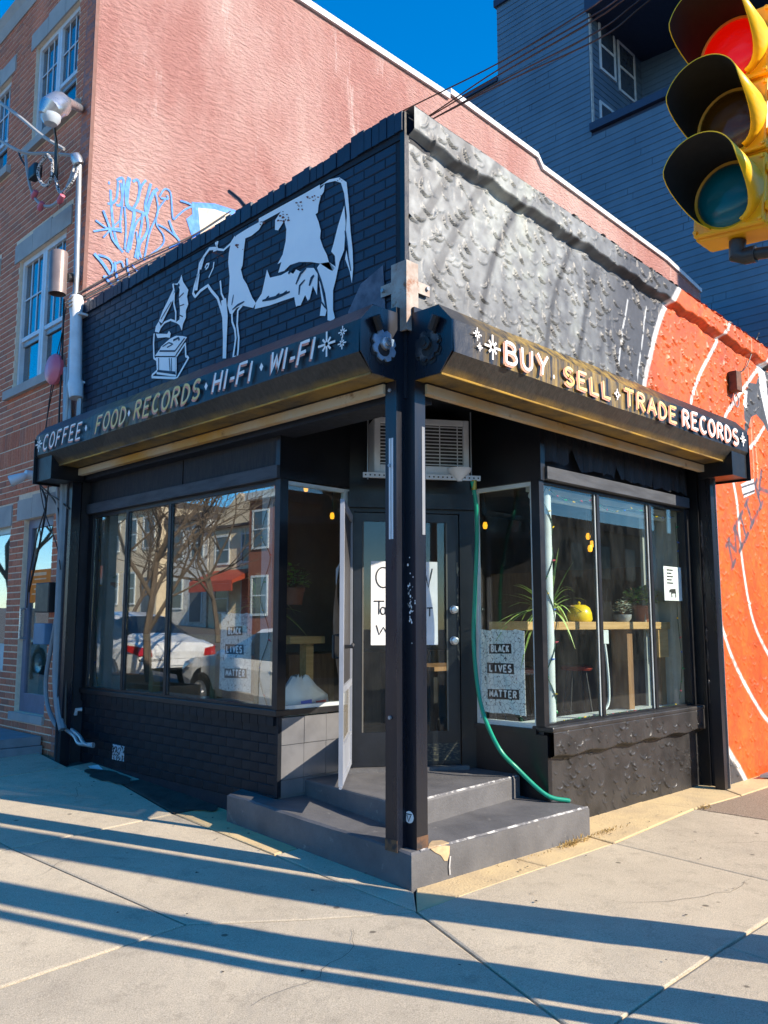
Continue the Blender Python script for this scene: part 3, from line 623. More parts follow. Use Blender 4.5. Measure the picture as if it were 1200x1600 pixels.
# --- left bay: brick base, sill, frame, panes
XA, YA0, YA1 = .15, 1.49, 4.68
obj('base_backing', MB().box((XA+.006, YA0+.02, -.1), (XA+.2, YA1+.15, .86)), M_navymortar, shop)
brick_wall(shop, XA, YA0+.015, YA1, lambda y: .25, .80, [(3.80, 4.02, .30, .44)], M_basepaint, 300, lambda s: s[0], depth=.012, jit=.001, J=.004)
for k in range(30): obj('sill_brick', MB().box((XA-.025, YA0+.018+.003+k*.1063-(.018 if k else 0), .815), (XA+.03, YA0+.1063*(k+1)-.003, .885)), M_basepaint, shop)
obj('corner_bead', MB().box((XA-.006, YA0-.018, .29), (XA+.03, YA0+.014, .885)), M_basepaint, shop)
obj('vent_opening', MB().box((XA-.004, 3.80, .30), (XA+.004, 4.02, .44)), MAT('tagged_vent', (.5, .55, .6), .6, (.01, .01, .012), 45, lo=.48, hi=.52), shop)
obj('window_sill', MB().box((XA-.04, YA0-.03, .886), (XA+.10, YA1+.02, .935)), M_frame, shop, bevel=.006)
obj('lintel_board', MB().box((XA-.06, YA0-.02, ZT+.01), (XA+.06, YA1, ZT+.115)), M_trim, shop, bevel=.004)
for a, b in ((YA0, 2.88), (2.90, YA1)): obj('fascia_board', MB().box((XA-.02, a, ZT+.117), (XA+.05, b, 3.34)), M_fascia, shop)
yA = lambda px: PA(px, 930, XA).y
mulA = [yA(196), yA(263)]
winA = obj('window', MB().box((XA-.02, YA1-.09, .936), (XA+.06, YA1, ZT+.008)).box((XA-.03, YA0-.03, .936), (XA+.05, YA0+.035, ZT+.008)).box((XA-.01, YA0+.036, ZT-.03), (XA+.04, YA1-.091, ZT+.008)).box((XA-.01, YA0+.036, .936), (XA+.04, YA1-.091, .955)), M_frame, shop)
for m_ in mulA: obj('mullion', MB().box((XA-.012, m_-.022, .956), (XA+.03, m_+.022, ZT-.031)), M_frame, winA)
ed = [YA0+.036]+[q for m_ in sorted(mulA) for q in (m_-.023, m_+.023)]+[YA1-.091]
for a, b in ((ed[0], ed[1]), (ed[2], ed[3]), (ed[4], ed[5])): obj('pane', MB().box((XA+.008, a, .956), (XA+.013, b, ZT-.031)), M_glassA, winA)
for a, b in ((ed[0], ed[1]), (ed[2], ed[3]), (ed[4], ed[5])): obj('putty_line', MB().box((XA-.004, b-.010, .958), (XA+.004, b-.001, ZT-.033)), M_trim, winA)
# brick pier at far end of left bay
obj('end_pier', MB().box((XA-.1, YA1+.021, .0), (XA+.15, 4.79, 3.3)), MAT('pier_brick_paint', (.02, .022, .03), .6), shop)
# return window of the left bay, sunlit tiles below
XR = .86
for i in range(3):
    for (z0, z1) in ((.30, .41), (.415, .665), (.67, .868)):
        a, b = XA+.031+(XR-XA-.03)/3*i, XA+.026+(XR-XA-.03)/3*(i+1); obj('tile', MB().box((a, YA0-.012+random.uniform(-.002, .002), z0), (b, YA0+.02, z1)), MAT('tile_black', (.20, .20, .205), .35, (.15, .15, .155), 4, bs=30, bstr=.1) if i+z0 < .35 else bpy.data.materials['tile_black'], shop)
obj('tile_bed', MB().box((XA+.032, YA0-.002, .2), (XR, YA0+.05, .872)), PLAIN('pale_grout', (.2, .2, .2), .8), shop)
obj('return_sill', MB().box((XA+.04, YA0-.028, .887), (XR, YA0+.06, .93)), M_frame, shop)
winR = obj('return_window', MB().box((XR-.05, YA0-.02, .932), (XR, YA0+.03, 2.70)).box((XA+.052, YA0-.015, 2.67), (XR-.051, YA0+.03, 2.70)).box((XA+.052, YA0-.015, .932), (XR-.051, YA0+.03, .96)), M_framewhite, shop)
obj('pane', MB().box((XA+.052, YA0+.002, .961), (XR-.051, YA0+.007, 2.669)), M_glassB, winR)
obj('return_panel', MB().box((XA-.03, YA0-.022, 2.712), (XR, YA0+.03, 3.34)), M_navy, shop)
# --- right bay
YB, XB0, XB1 = .20, 1.77, 4.40
def ledge2(X, Z): return .075*np.clip((Z-.53+.01*np.sin(X*13))/.03, 0, 1)*np.clip((.775-Z)/.03, 0, 1)
stucco('stucco_base', M_stucco_black, XB0-.005, XB1, -.05, .765, YB-.02, .0075, None, 260, .015, shop, ledge=ledge2, rr=(.04, .075))
obj('base_core', MB().box((XB0, YB, -.1), (XB1, YB+.2, .762)), M_stucco_black, shop)
obj('window_sill', MB().box((XB0-.02, YB-.10, .742), (XB1, YB+.1, .785)), M_stucco_black, shop, bevel=.012)
obj('lintel_board', MB().box((XB0+.03, YB-.075, 2.745), (XB1-.08, YB+.04, 2.85)), M_trim, shop, bevel=.004)
winB = obj('window', MB().box((XB0-.03, YB-.03, .786), (XB0+.035, YB+.05, 2.74)).box((XB1-.12, YB-.03, .786), (XB1, YB+.05, 2.74)).box((XB0+.036, YB-.01, 2.715), (XB1-.121, YB+.04, 2.74)).box((XB0+.036, YB-.01, .786), (XB1-.121, YB+.04, .80)), M_frame, shop)
xB = lambda px: PB(px, 950, YB).x
mulB = [xB(937), xB(1019)]; ed = [XB0+.036]+[q for m_ in mulB for q in (m_-.022, m_+.022)]+[XB1-.121]
for m_ in mulB:
    obj('mullion', MB().box((m_-.021, YB-.018, .801), (m_+.021, YB+.03, 2.714)), M_frame, winB); obj('putty_line', MB().box((m_-.034, YB-.003, .803), (m_-.0225, YB+.006, 2.712)), M_framewhite, winB)
for a, b in ((ed[0], ed[1]), (ed[2], ed[3]), (ed[4], ed[5])): obj('pane', MB().box((a, YB+.008, .801), (b, YB+.013, 2.714)), M_glassB, winB)
# torn black sheeting over the right window
sh = MB(); n = 46; random.seed(11)
prev = None; bot = []
for i in range(n+1):
    x = XB0+.02+(XB1-XB0-.1)*i/n; t = i/n; fold = .016*math.sin(i*1.9)+random.uniform(-.008, .008)
    tear = .05*random.random()+(.13 if i in (7, 8, 21, 33) else 0)
    bot.append((x, YB-.03+fold-.02, 2.875+tear-.02*t))
topv = [(x, YB+.01+.4*(y-YB), 3.34) for x, y, z in bot]; mid = [(x+random.uniform(-.01, .01), YB-.01+(y-YB)*.8, 3.08) for x, y, z in bot]
sh.add(topv+mid+bot, [(i, i+1, n+2+i, n+1+i) for i in range(n)]+[(n+1+i, n+2+i, 2*n+3+i, 2*n+2+i) for i in range(n)])
obj('torn_sheeting', sh, M_sheet, shop)
obj('fascia_board', MB().box((XB0, YB+.02, 2.852), (XB1, YB+.06, 3.34)), M_fascia, shop)
obj('end_pier', MB().box((XB1+.001, YB-.12, 0), (4.50, YB+.15, 3.3)), M_navy, shop)
crumb = MB(); random.seed(5); z = .8
pl = []
while z < 2.65: pl.append((XB1+.045+random.uniform(-.012, .012), YB-.128, z)); z += random.uniform(.03, .07)
obj('peeling_caulk', crumb.tube(pl, .016, 5), MAT('peeling_black', (.04, .04, .042), .5), shop)
# right bay return, in shade
XBR, YR1 = XB0, .88
obj('return_panel', MB().box((XBR-.02, YB-.045, .2), (XBR+.03, YR1, .72)), M_navy, shop); obj('return_panel', MB().box((XBR-.03, YB-.05, 2.735), (XBR+.03, YR1, 3.34)), M_navy, shop)
obj('return_sill', MB().box((XBR-.035, YB+.05, .722), (XBR+.05, YR1, .76)), M_frame, shop)
winS = obj('return_window', MB().box((XBR-.01, YR1-.05, .762), (XBR+.03, YR1, 2.733)).box((XBR-.01, YB+.052, 2.70), (XBR+.03, YR1-.051, 2.733)).box((XBR-.01, YB+.052, .762), (XBR+.03, YR1-.051, .80)).box((XBR-.01, YB+.052, .801), (XBR+.03, YB+.075, 2.699)), M_framewhite, shop)
obj('pane', MB().box((XBR+.006, YB+.076, .801), (XBR+.011, YR1-.051, 2.699)), M_glassB, winS)
# --- recess ceiling
obj('soffit', MB().prism([(.02, .02, 3.36), (4.5, .02, 3.36), (4.5, .3, 3.36), (1.9, .3, 3.36), (1.9, .9, 3.36), (.9, 1.6, 3.36), (.3, 1.6, 3.36), (.3, 4.78, 3.36), (.02, 4.78, 3.36)], (0, 0, .04)), M_navy, shop)
# --- door wall between the bays
DL, DR = Vector((.865, 1.485, 0)), Vector((1.765, .875, 0)); DU = (DR-DL).normalized(); DLEN = (DR-DL).length; DN = Vector((-DU.y, DU.x, 0)); DN = -DN if DN.dot(FW) > 0 else DN
def dbox(mb, u0, u1, d0, d1, z0, z1):      # u along the wall, d towards the street
    P = [DL+DU*u+DN*d for u, d in ((u0, d0), (u1, d0), (u1, d1), (u0, d1))]
    return mb.prism([(p.x, p.y, z0) for p in P], (0, 0, z1-z0))
def du(px):   # photo column -> distance along the door wall
    d = ray(px, 900); d2 = Vector((d.x, d.y)); o = Vector((CAM.x, CAM.y)); e = Vector((DU.x, DU.y)); b = Vector((DL.x, DL.y))-o
    det = d2.x*(-e.y)+e.x*d2.y; t = (b.x*(-e.y)+e.x*b.y)/det; q = o+d2*t; return (q-Vector((DL.x, DL.y))).dot(e)
jl, l0, g0, g1, l1, jr = du(546), du(553), du(566), du(699), du(717), du(724)
DB, DT = .43, 2.51
obj('door_frame', dbox(dbox(dbox(MB(), -.02, l0-.004, -.05, .02, .38, 2.62), l1+.004, DLEN+.02, -.05, .02, .38, 2.62), l0-.004, l1+.004, -.05, .02, DT+.006, 2.62), M_navy, shop)
obj('threshold', dbox(MB(), l0-.05, l1+.05, -.06, .08, .385, .425), M_step, shop)
obj('transom_panel', dbox(MB(), -.02, DLEN+.02, -.04, .0, 2.622, 3.35), M_navy, shop)
obj('lintel_board', dbox(MB(), -.01, DLEN+.01, .001, .06, 2.55, 2.68), M_navy, shop)
door = obj('door', dbox(dbox(dbox(dbox(MB(), l0, g0, -.03, .0, DB, DT), g1, l1, -.03, .0, DB, DT), g0, g1, -.03, .0, DB, .70), g0, g1, -.03, .0, 2.44, DT), MAT('door_black_paint', (.012, .014, .02), .35, (.008, .009, .012), 4, bs=40, bstr=.2, c3=(.14, .11, .07), s3=14, lo3=.73, hi3=.77), shop)
obj('glass', dbox(MB(), g0, g1, -.018, -.013, .702, 2.438), M_glassB, door)
for a, b, c, d in ((g0, g0+.012, .702, 2.438), (g1-.012, g1, .702, 2.438)): obj('glazing_bead', dbox(MB(), a, b, -.012, .004, c, d), PLAIN('bead_grey', (.12, .115, .1), .6), door)
for zz in (1.44, 1.70):
    kc = DL+DU*(g1+l1)*.5; obj('lock', MB().lathe([(0, .052), (.018, .055), (.03, .05), (.034, .035), (.02, .02), (.036, .012), (.036, .0)], (kc.x, kc.y, zz), 16, DN), M_alu, door, True)
obj('worn_kick', dbox(MB(), g1-.2, l1-.01, .001, .003, .46, .60), MAT('scuffed_door', (.02, .02, .022), .6, (.13, .11, .07), 9, lo=.5, hi=.6, stretch=(4, 4, 12)), door)
obj('worn_edge', dbox(MB(), l1-.02, l1, .001, .003, 1.2, 2.1), MAT('bare_door_edge', (.02, .02, .022), .6, (.30, .25, .16), 12, lo=.5, hi=.58, stretch=(3, 3, 1)), door)

# --- storm door standing open
H = Vector((.875, 1.462, 0)); E_ = Vector((.165, .79, 0)); SU = (E_-H).normalized(); SL = (E_-H).length; SN = Vector((-SU.y, SU.x, 0))
def sbox(mb, u0, u1, d0, d1, z0, z1):
    P = [H+SU*u+SN*d for u, d in ((u0, d0), (u1, d0), (u1, d1), (u0, d1))]; return mb.prism([(p.x, p.y, z0) for p in P], (0, 0, z1-z0))
Mst = MAT('storm_door_enamel', (.30, .33, .39), .4, (.24, .265, .31), 3, bs=40, bstr=.1, c3=(.2, .18, .15), s3=25, lo3=.7, hi3=.76)
st = obj('storm_door', sbox(sbox(sbox(sbox(sbox(MB(), 0, .05, -.015, .015, .46, 2.48), SL-.05, SL, -.015, .015, .46, 2.48), .05, SL-.05, -.015, .015, 2.42, 2.48), .05, SL-.05, -.014, .014, 1.09, 1.14), .05, SL-.05, -.014, .014, .46, .50), Mst, shop)
obj('kick_panel', sbox(sbox(MB(), .05, SL-.05, -.006, .006, .501, .70), .05, SL-.05, -.012, .012, .701, .725), Mst, st)
m, t, p = nodes('clouded_plastic'); tr = nd(t, 'BsdfTransparent'); mx = nd(t, 'MixShader'); mx.inputs[0].default_value = .28; tl = nd(t, 'BsdfTranslucent'); tl.inputs[0].default_value = (.75, .68, .55, 1); t.links.new(tr.outputs[0], mx.inputs[1]); m2 = nd(t, 'MixShader'); m2.inputs[0].default_value = .5; df = nd(t, 'BsdfDiffuse'); df.inputs[0].default_value = (.75, .68, .55, 1); t.links.new(tl.outputs[0], m2.inputs[1]); t.links.new(df.outputs[0], m2.inputs[2]); t.links.new(m2.outputs[0], mx.inputs[2]); t.links.new(mx.outputs[0], t.nodes['Material Output'].inputs[0]); M_cloud = m
a_, b_ = H+SU*.05, H+SU*(SL-.05); obj('lower_pane', MB().add([(a_.x, a_.y, .726), (b_.x, b_.y, .726), (b_.x, b_.y, 1.089), (a_.x, a_.y, 1.089)], [(0, 1, 2, 3)]), M_cloud, st)
m, t, p = nodes('insect_screen'); p.inputs['Base Color'].default_value = (.05, .05, .055, 1); tr = nd(t, 'BsdfTransparent'); mx = nd(t, 'MixShader'); mx.inputs[0].default_value = .8; t.links.new(tr.outputs[0], mx.inputs[1]); t.links.new(p.outputs[0], mx.inputs[2]); t.links.new(mx.outputs[0], t.nodes['Material Output'].inputs[0])
obj('screen', sbox(MB(), .05, SL-.05, -.002, .0, 1.141, 2.419), m, st)
# torn flap of screen cloth
fp = MB(); P0 = []; P1 = []
for i in range(9):
    t_ = i/8; P0.append(H+SU*(SL-.06-.10*t_)+SN*(-.02-.05*math.sin(t_*3))+Vector((0, 0, 2.02-.85*t_))); P1.append(H+SU*(SL-.14-.42*t_*(1.2-.5*t_))+SN*(-.03-.03*math.sin(t_*5+1))+Vector((0, 0, 1.98-.80*t_)))
fp.add(P0+P1, [(i, i+1, 10+i, 9+i) for i in range(8)]); obj('torn_screen_flap', fp, MAT('grey_cloth', (.38, .36, .33), .8, (.28, .26, .24), 6), st, True)
hp = H+SU*(SL-.03)
obj('handle', MB().tube([hp+Vector((0,0,1.5))-SN*.02, hp+Vector((0,0,1.5))-SN*.06, hp+Vector((0,0,1.34))-SN*.06, hp+Vector((0,0,1.34))-SN*.02], .011, 6), M_blackm, st)
obj('handle', MB().tube([hp+Vector((0,0,1.42))+SN*.02, hp+Vector((0,0,1.42))+SN*.07, hp-SU*.12+Vector((0,0,1.43))+SN*.07], .014, 6), M_blackm, st)
obj('door_sweep', MB().tube([H+SU*.02+Vector((0,0,.455)), H+SU*(SL+.01)+Vector((0,0,.452))], .012, 6), Mst, st)

# --- shop interior shell
floor = struct(obj('floor', MB().prism([(XA+.2, 1.6, .40), (.92, 1.6, .40), (1.9, .95, .40), (1.9, YB+.2, .40), (8, YB+.2, .40), (8, 4.75, .40), (XA+.2, 4.75, .40)], (0, 0, -.05)), M_floor))
obj('interior_wall', MB().box((XA+.2, 4.70, .4), (8, 4.75, 3.36)), M_inwall, shop); obj('interior_wall', MB().box((8, YB, .4), (8.06, 4.75, 3.36)), M_inwall2, shop)
obj('interior_wall', MB().box((4.45, YB+.15, .4), (8, YB+.2, 3.36)), M_inwall, shop); obj('ceiling', MB().prism([(.3, 1.62, 3.3), (.92, 1.62, 3.3), (1.92, .95, 3.3), (1.92, .33, 3.3), (8, .33, 3.3), (8, 4.7, 3.3), (.3, 4.7, 3.3)], (0, 0, .03)), M_inwall, shop)
obj('display_shelf', MB().box((XA+.08, YA0+.05, .86), (XA+.55, YA1, .90)), M_framewhite, shop); obj('display_shelf', MB().box((XB0+.05, YB+.06, .735), (XB1, YB+.38, .775)), M_framewhite, shop)
obj('window_return_board', MB().box((XA+.06, YA1-.06, .90), (XA+.4, YA1-.02, 2.72)), PLAIN('pale_blue_board', (.5, .56, .58), .6), shop)
obj('corner_post', MB().tube([(2.03, .31, .775), (2.03, .31, 3.3)], .045, 14), M_framewhite, shop, True)
obj('corner_post', MB().box((XA+.07, YA0+.19, .90), (XA+.13, YA0+.33, 2.8)), M_framewhite, shop)
obj('corner_post', MB().box((XA+.16, YA0+.42, .90), (XA+.24, YA0+.52, 2.0)), M_wood, shop)

# ================================================================== rolling shutters with lettered hoods
prof = [(580.8, 476.7), (561.7, 498), (561.7, 548), (580, 583), (610, 592)]
PF = [(PB(x, y, .03).x, PB(x, y, .03).z) for x, y in prof]
PF = [(-.004, 3.62)]+PF+[(-.004, PF[-1][1]-.005)]
PF[1] = (min(PF[1][0], -.2), PF[1][1])
fx = PF[2][0]; PF[3] = (fx, PF[3][1])
zTop, zFold, zLow = PF[2][1], PF[3][1], PF[4][1]
def hood_mat(name, lo_, hi_, axis, sx):
    """dark navy sheet steel, ochre where the top coat has bleached off between lo_ and hi_ metres along the hood, soot on the rest"""
    m, t, p = nodes(name); tc = t.nodes.new('ShaderNodeTexCoord'); sp = t.nodes.new('ShaderNodeSeparateXYZ'); t.links.new(tc.outputs['Object'], sp.inputs[0])
    mp = t.nodes.new('ShaderNodeMapping'); mp.inputs['Scale'].default_value = (10, 10, .9); t.links.new(tc.outputs['Object'], mp.inputs[0]); v = mp.outputs[0]
    s = sp.outputs[axis]; a = ramp(t, s, lo_, lo_+.5); b = ramp(t, s, hi_+.25, hi_-.35); ml = nd(t, 'Math', operation='MULTIPLY'); t.links.new(a, ml.inputs[0]); t.links.new(b, ml.inputs[1])
    n = ramp(t, noise(t, v, 1.3, 8, .7), .40, .66); m2 = nd(t, 'Math', operation='MULTIPLY'); t.links.new(ml.outputs[0], m2.inputs[0]); t.links.new(n, m2.inputs[1])
    base = mixc(t, ramp(t, noise(t, v, 2, 8, .7), .35, .7), (.007, .009, .015), (.022, .022, .024))
    t.links.new(mixc(t, m2.outputs[0], base, sx), p.inputs['Base Color']); p.inputs['Roughness'].default_value = .38
    bump(t, p, noise(t, coords(t, (1, 1, 1)), 5, 4), .35, .02); return m
def under_mat(name):
    m, t, p = nodes(name); tc = t.nodes.new('ShaderNodeTexCoord'); sp = t.nodes.new('ShaderNodeSeparateXYZ'); t.links.new(tc.outputs['Object'], sp.inputs[0])
    v = coords(t, (9, 9, .6)); base = mixc(t, ramp(t, noise(t, v, 3, 8, .75), .35, .7), (.045, .042, .036), (.012, .012, .012))
    edge = ramp(t, sp.outputs[2], zLow+.05, zLow-.005); n = ramp(t, noise(t, coords(t, (2, 2, 1)), 1.1, 8, .7), .36, .6); ml = nd(t, 'Math', operation='MULTIPLY'); t.links.new(edge, ml.inputs[0]); t.links.new(n, ml.inputs[1])
    t.links.new(mixc(t, ml.outputs[0], base, (.27, .165, .03)), p.inputs['Base Color']); p.inputs['Roughness'].default_value = .45; bump(t, p, noise(t, v, 4, 4), .3, .01); return m
def hood(axis, L, label, stain):
    th = thing('rolling_shutter', label, 'shutter', group='rolling shutters over the shop front')
    sw = (lambda a, b, z: Vector((a, b, z))) if axis == 0 else (lambda a, b, z: Vector((b, a, z)))   # a = across, b = along
    n = 16; pr = PF; hm = MB(); random.seed(axis+2)
    skin = MB(); low = MB()
    for i in range(n):
        b0, b1 = .03+(L-.03)*i/n, .03+(L-.03)*(i+1)/n
        def rowp(b, k):
            j = math.sin(b*3.1+k*1.7)*.006+math.sin(b*7.3+k)*.004; return sw(pr[k][0]+(j if 0 < k < 4 else 0), b, pr[k][1]+(j if 0 < k < 5 else 0))
        for k in range(len(pr)-1):
            tgt = low if k >= 3 else skin
            q = [rowp(b0, k), rowp(b1, k), rowp(b1, k+1), rowp(b0, k+1)]
            tgt.add(q, [(0, 3, 2, 1) if axis == 0 else (0, 1, 2, 3)])
    M1 = hood_mat('hood_paint_'+('left' if axis == 0 else 'right'), *stain); M2 = under_mat('hood_underside_'+('left' if axis == 0 else 'right'))
    obj('hood', skin, M1, th); obj('hood_underside', low, M2, th)
    rim = MB().tube([sw(pr[4][0], .03, pr[4][1]), sw(pr[4][0], L*.5, pr[4][1]), sw(pr[4][0], L, pr[4][1])], .009, 6); obj('hood_lip', rim, MAT('ochre_lip_'+str(axis), (.42, .25, .035), .5, (.06, .05, .04), 1.2, stretch=(2, 2, 2)), th)
    for b, d in ((.03, -.012), (L, .012)):
        obj('end_plate', MB().prism([sw(x, b, z) for x, z in pr], sw(0, d, 0)), M_post, th)
    # gear wheel and motor arm on the near end plate
    c = sw(-.19, .012, 3.36); ax = sw(0, -1, 0); gw = MB(); nn = 32
    pts_o = []
    for k in range(nn):
        rr_ = .105 if k % 4 else .085; pts_o.append((rr_*math.cos(k*2*math.pi/nn), rr_*math.sin(k*2*math.pi/nn)))
    e1 = sw(1, 0, 0)
    gw.prism([c+e1*a+UP*b for a, b in pts_o], ax*.012); obj('gear_plate', gw, MAT('gear_paint_%d' % axis, (.20, .30, .42) if axis == 0 else (.02, .022, .03), .4, (.10, .15, .22) if axis == 0 else (.20, .2, .2), 9, metal=.2, lo=.5, hi=.7), th)
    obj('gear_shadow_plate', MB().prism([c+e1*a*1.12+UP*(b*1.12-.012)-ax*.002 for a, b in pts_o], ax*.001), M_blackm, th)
    obj('gear_slot', MB().prism([c+ax*.013+e1*(.052*math.cos(a)-.01)+UP*(.045*math.sin(a)-.03) for a in np.arange(0, 6.2, .4)], ax*.001), M_blackm, th)
    obj('gear_hub', MB().lathe([(.0, .03), (.018, .03), (.02, .022), (.042, .02), (.045, .0)], c+ax*.013+UP*.012, 18, ax), M_alu if axis == 0 else M_blackm, th, True)
    obj('chain_arm', MB().tube([c+ax*.02+UP*.09-e1*.05, c+ax*.03+UP*.17-e1*.10], .03, 8), M_blackm, th)
    # far bracket box and knob
    obj('end_bracket', MB().box(sw(fx+.02, L-.34, 3.02), sw(-.02, L-.004, zFold-.03)), M_navy, th)
    obj('bracket_plate', MB().box(sw(fx-.01, L+.013, 3.0), sw(-.02, L+.022, zTop-.03)), M_navy, th)
    obj('chain_wheel', MB().lathe([(0, .09), (.04, .085), (.055, .06), (.05, .02), (.03, 0)], sw(fx+.12, L+.022, 3.2), 14, sw(0, 1, 0)), M_blackm, th, True)
    # bottom bar and rolled edge
    bar = MB().box(sw(-.085, .12, 3.085), sw(-.03, L-.2, 3.15)); obj('bottom_bar', bar, MAT('bottom_bar_%d' % axis, (.50, .27, .05), .6, (.50, .42, .30), 1.1, lo=.35, hi=.6, bs=30, c3=(.18, .09, .03), s3=5, lo3=.6, hi3=.7), th)
    obj('rolled_curtain', MB().tube([sw(-.13, .08, 3.29), sw(-.13, L-.1, 3.29)], .11, 12), M_blackm, th, True)
    obj('curtain_slat', MB().box(sw(-.09, .11, 3.155), sw(-.06, L-.18, 3.23)), M_blackm, th)
    # guide rail at the far end
    obj('guide_rail', MB().box(sw(-.10, L-.26, -.02 if axis else .15), sw(-.004, L-.19, 3.2)).box(sw(-.10, L-.188, -.02 if axis else .15), sw(-.02, L-.17, 3.2)), M_post, th)
    obj('guide_flange', MB().box(sw(-.112, L-.166, -.02 if axis else .15), sw(-.004, L-.158, 3.1)), M_alu if axis else M_trim, th)
    return th, sw
LA = PA(57, 690, fx).y; LB = PB(1167, 685, fx).x
hA, swA = hood(0, LA, 'dark rolling shutter hood lettered COFFEE FOOD RECORDS HI-FI WI-FI on left front', (1.9, 3.6, 1, (.26, .17, .035)))
hB, swB = hood(1, LB, 'dark rolling shutter hood lettered BUY SELL TRADE RECORDS on right front', (.15, 2.75, 0, (.40, .26, .05)))
M_letw = MAT('letter_white', (.9, .88, .86), .6, (.8, .76, .72), 12); M_letp = PLAIN('letter_salmon', (.75, .30, .20), .6); M_lety = MAT('letter_amber', (.78, .55, .15), .6, (.7, .6, .35), 6)
def word(th, axis, txt, a0, a1, z0, z1, wd_=.02, shear=.25, amber=False, sh=(-.10, -.05)):
    """letters of a hand-painted word between a0 and a1 along the hood, reading left to right in the picture"""
    wd = wd_*1.18; n = sum(.45 if c in 'I-.' else 1 for c in txt); step = (a1-a0)/n; p = a0
    nrm = Vector((-1, 0, 0)) if axis == 0 else Vector((0, -1, 0))
    for ch in txt:
        w_ = step*(.45 if ch in 'I-.' else 1)
        if ch != ' ':
            mk = (lambda q, z: Vector((fx-.018, q, z))) if axis == 0 else (lambda q, z: Vector((q, fx-.018, z)))
            q0 = p+w_*.08; q1 = p+w_*.80
            if ch == 'I': q0, q1 = p-w_*.05, p+w_*.5
            dz = random.uniform(-.006, .006); mb = MB(); ox = (q1-q0)
            ez = Vector((0, 0, z1-z0)); exv = mk(q1, z0)-mk(q0, z0)
            shv = shear*(z1-z0)/abs(ox)
            glyph(mb, ch, mk(q0, z0+dz-.012)-exv.normalized()*.016, exv, ez, nrm, wd, .002, shv, 0); glyph(mb, ch, mk(q0, z0+dz), exv, ez, nrm, wd*.85, .0055, shv, 1)
            obj('letter', mb, [M_letp, M_lety if amber else M_letw], th)
        p += w_
def ya(px, py): return PA(px, py, fx).y
def xb(px, py): return PB(px, py, fx).x
zl0, zl1 = zFold+.035, zTop-.03
def py_(px): return 700-.345*(px-57)*1.0
word(hA, 0, 'COFFEE', ya(70, 690), ya(132, 668), zl0, zl1, .018); word(hA, 0, 'FOOD', ya(152, 655), ya(202, 640), zl0, zl1, .018, amber=True)
word(hA, 0, 'RECORDS', ya(212, 636), ya(319, 595), zl0, zl1, .020, amber=True); word(hA, 0, 'HI-FI', ya(334, 590), ya(401, 565), zl0, zl1, .022); word(hA, 0, 'WI-FI', ya(424, 560), ya(499, 530), zl0, zl1, .022)
word(hB, 1, 'BUY', xb(783, 560), xb(858, 585), zl0, zl1, .022, -.02); word(hB, 1, 'SELL', xb(877, 590), xb(955, 620), zl0, zl1-.02, .022, -.02, True); word(hB, 1, 'TRADE', xb(972, 625), xb(1057, 650), zl0, zl1-.01, .022, -.02, True)
word(hB, 1, 'RECORDS', xb(1062, 655), xb(1153, 690), zl0, zl1, .024, -.02)
def star(th, axis, a, z, r, wd):
    mb = MB(); nrm = Vector((-1, 0, 0)) if axis == 0 else Vector((0, -1, 0)); e = Vector((0, -1, 0)) if axis == 0 else Vector((1, 0, 0)); c = Vector((fx-.018, a, z)) if axis == 0 else Vector((a, fx-.018, z))
    for k in range(4):
        an = k*math.pi/4; d = e*math.cos(an)+UP*math.sin(an); q = r*(1 if k % 2 == 0 else .65); mb.ribbon([c-d*q, c, c+d*q], wd, nrm, .003, taper=False)
    obj('painted_star', mb, M_letw, th)
def gem(th, a, z, r, axis=0):
    mk = (lambda q, zz: Vector((fx-.019, q, zz))) if axis == 0 else (lambda q, zz: Vector((q, fx-.019, zz)))
    mb = MB(); cpoly(mb, [mk(a-r*.7, z), mk(a, z+r), mk(a+r*.7, z), mk(a, z-r)]); obj('painted_diamond', mb, M_letw, th)
zc = (zl0+zl1)/2
for px in (140, 206, 325, 411): gem(hA, ya(px, 610), zc, .032)
star(hA, 0, ya(514, 540), zc, .085, .016); star(hA, 0, ya(539, 523), zc+.045, .04, .009); star(hA, 0, ya(538, 539), zc-.03, .04, .009); star(hA, 0, ya(64, 695), zc, .08, .015)
star(hB, 1, xb(766, 543), zc, .085, .016); star(hB, 1, xb(742, 525), zc+.05, .045, .009); star(hB, 1, xb(746, 547), zc-.03, .03, .007); star(hB, 1, xb(961, 615), zc-.01, .045, .014); star(hB, 1, xb(1158, 690), zc, .07, .014); gem(hB, xb(862, 587), zl0+.02, .018, 1)

# --- corner post: two guide rails meeting in an inner corner
post = thing('corner_post', 'black steel corner post standing on the step between both shutters', 'post')
z0p = .20
pp = [(-.085,.0),(.0,.0),(.0,-.085),(.10,-.085),(.10,-.01),(.10,.10),(-.01,.10),(-.085,.10)]
obj('post_shaft', MB().prism([(x+.02, y+.02, z0p) for x, y in pp], (0, 0, 3.46)), M_post, post)
obj('white_tape', MB().box((-.0675, .048, 2.12), (-.0655, .064, 2.78)).box((-.0675, .071, 2.12), (-.0655, .086, 2.78)), M_white, post)
obj('white_tape', MB().box((.085, -.0675, 2.15), (.112, -.0655, 2.86)), PLAIN('greyed_tape', (.20, .22, .25), .6), post)
obj('rusty_foot', MB().box((.018, -.0675, .2), (.122, -.0652, .29)), MAT('rust_stain', (.12, .06, .03), .8, (.03, .025, .025), 14, lo=.45, hi=.6), post); obj('rusty_foot', MB().box((-.0675, .018, .2), (-.0652, .122, .27)), MAT('rust_bare', (.16, .08, .035), .8, (.03, .025, .025), 14, lo=.45, hi=.6), post)
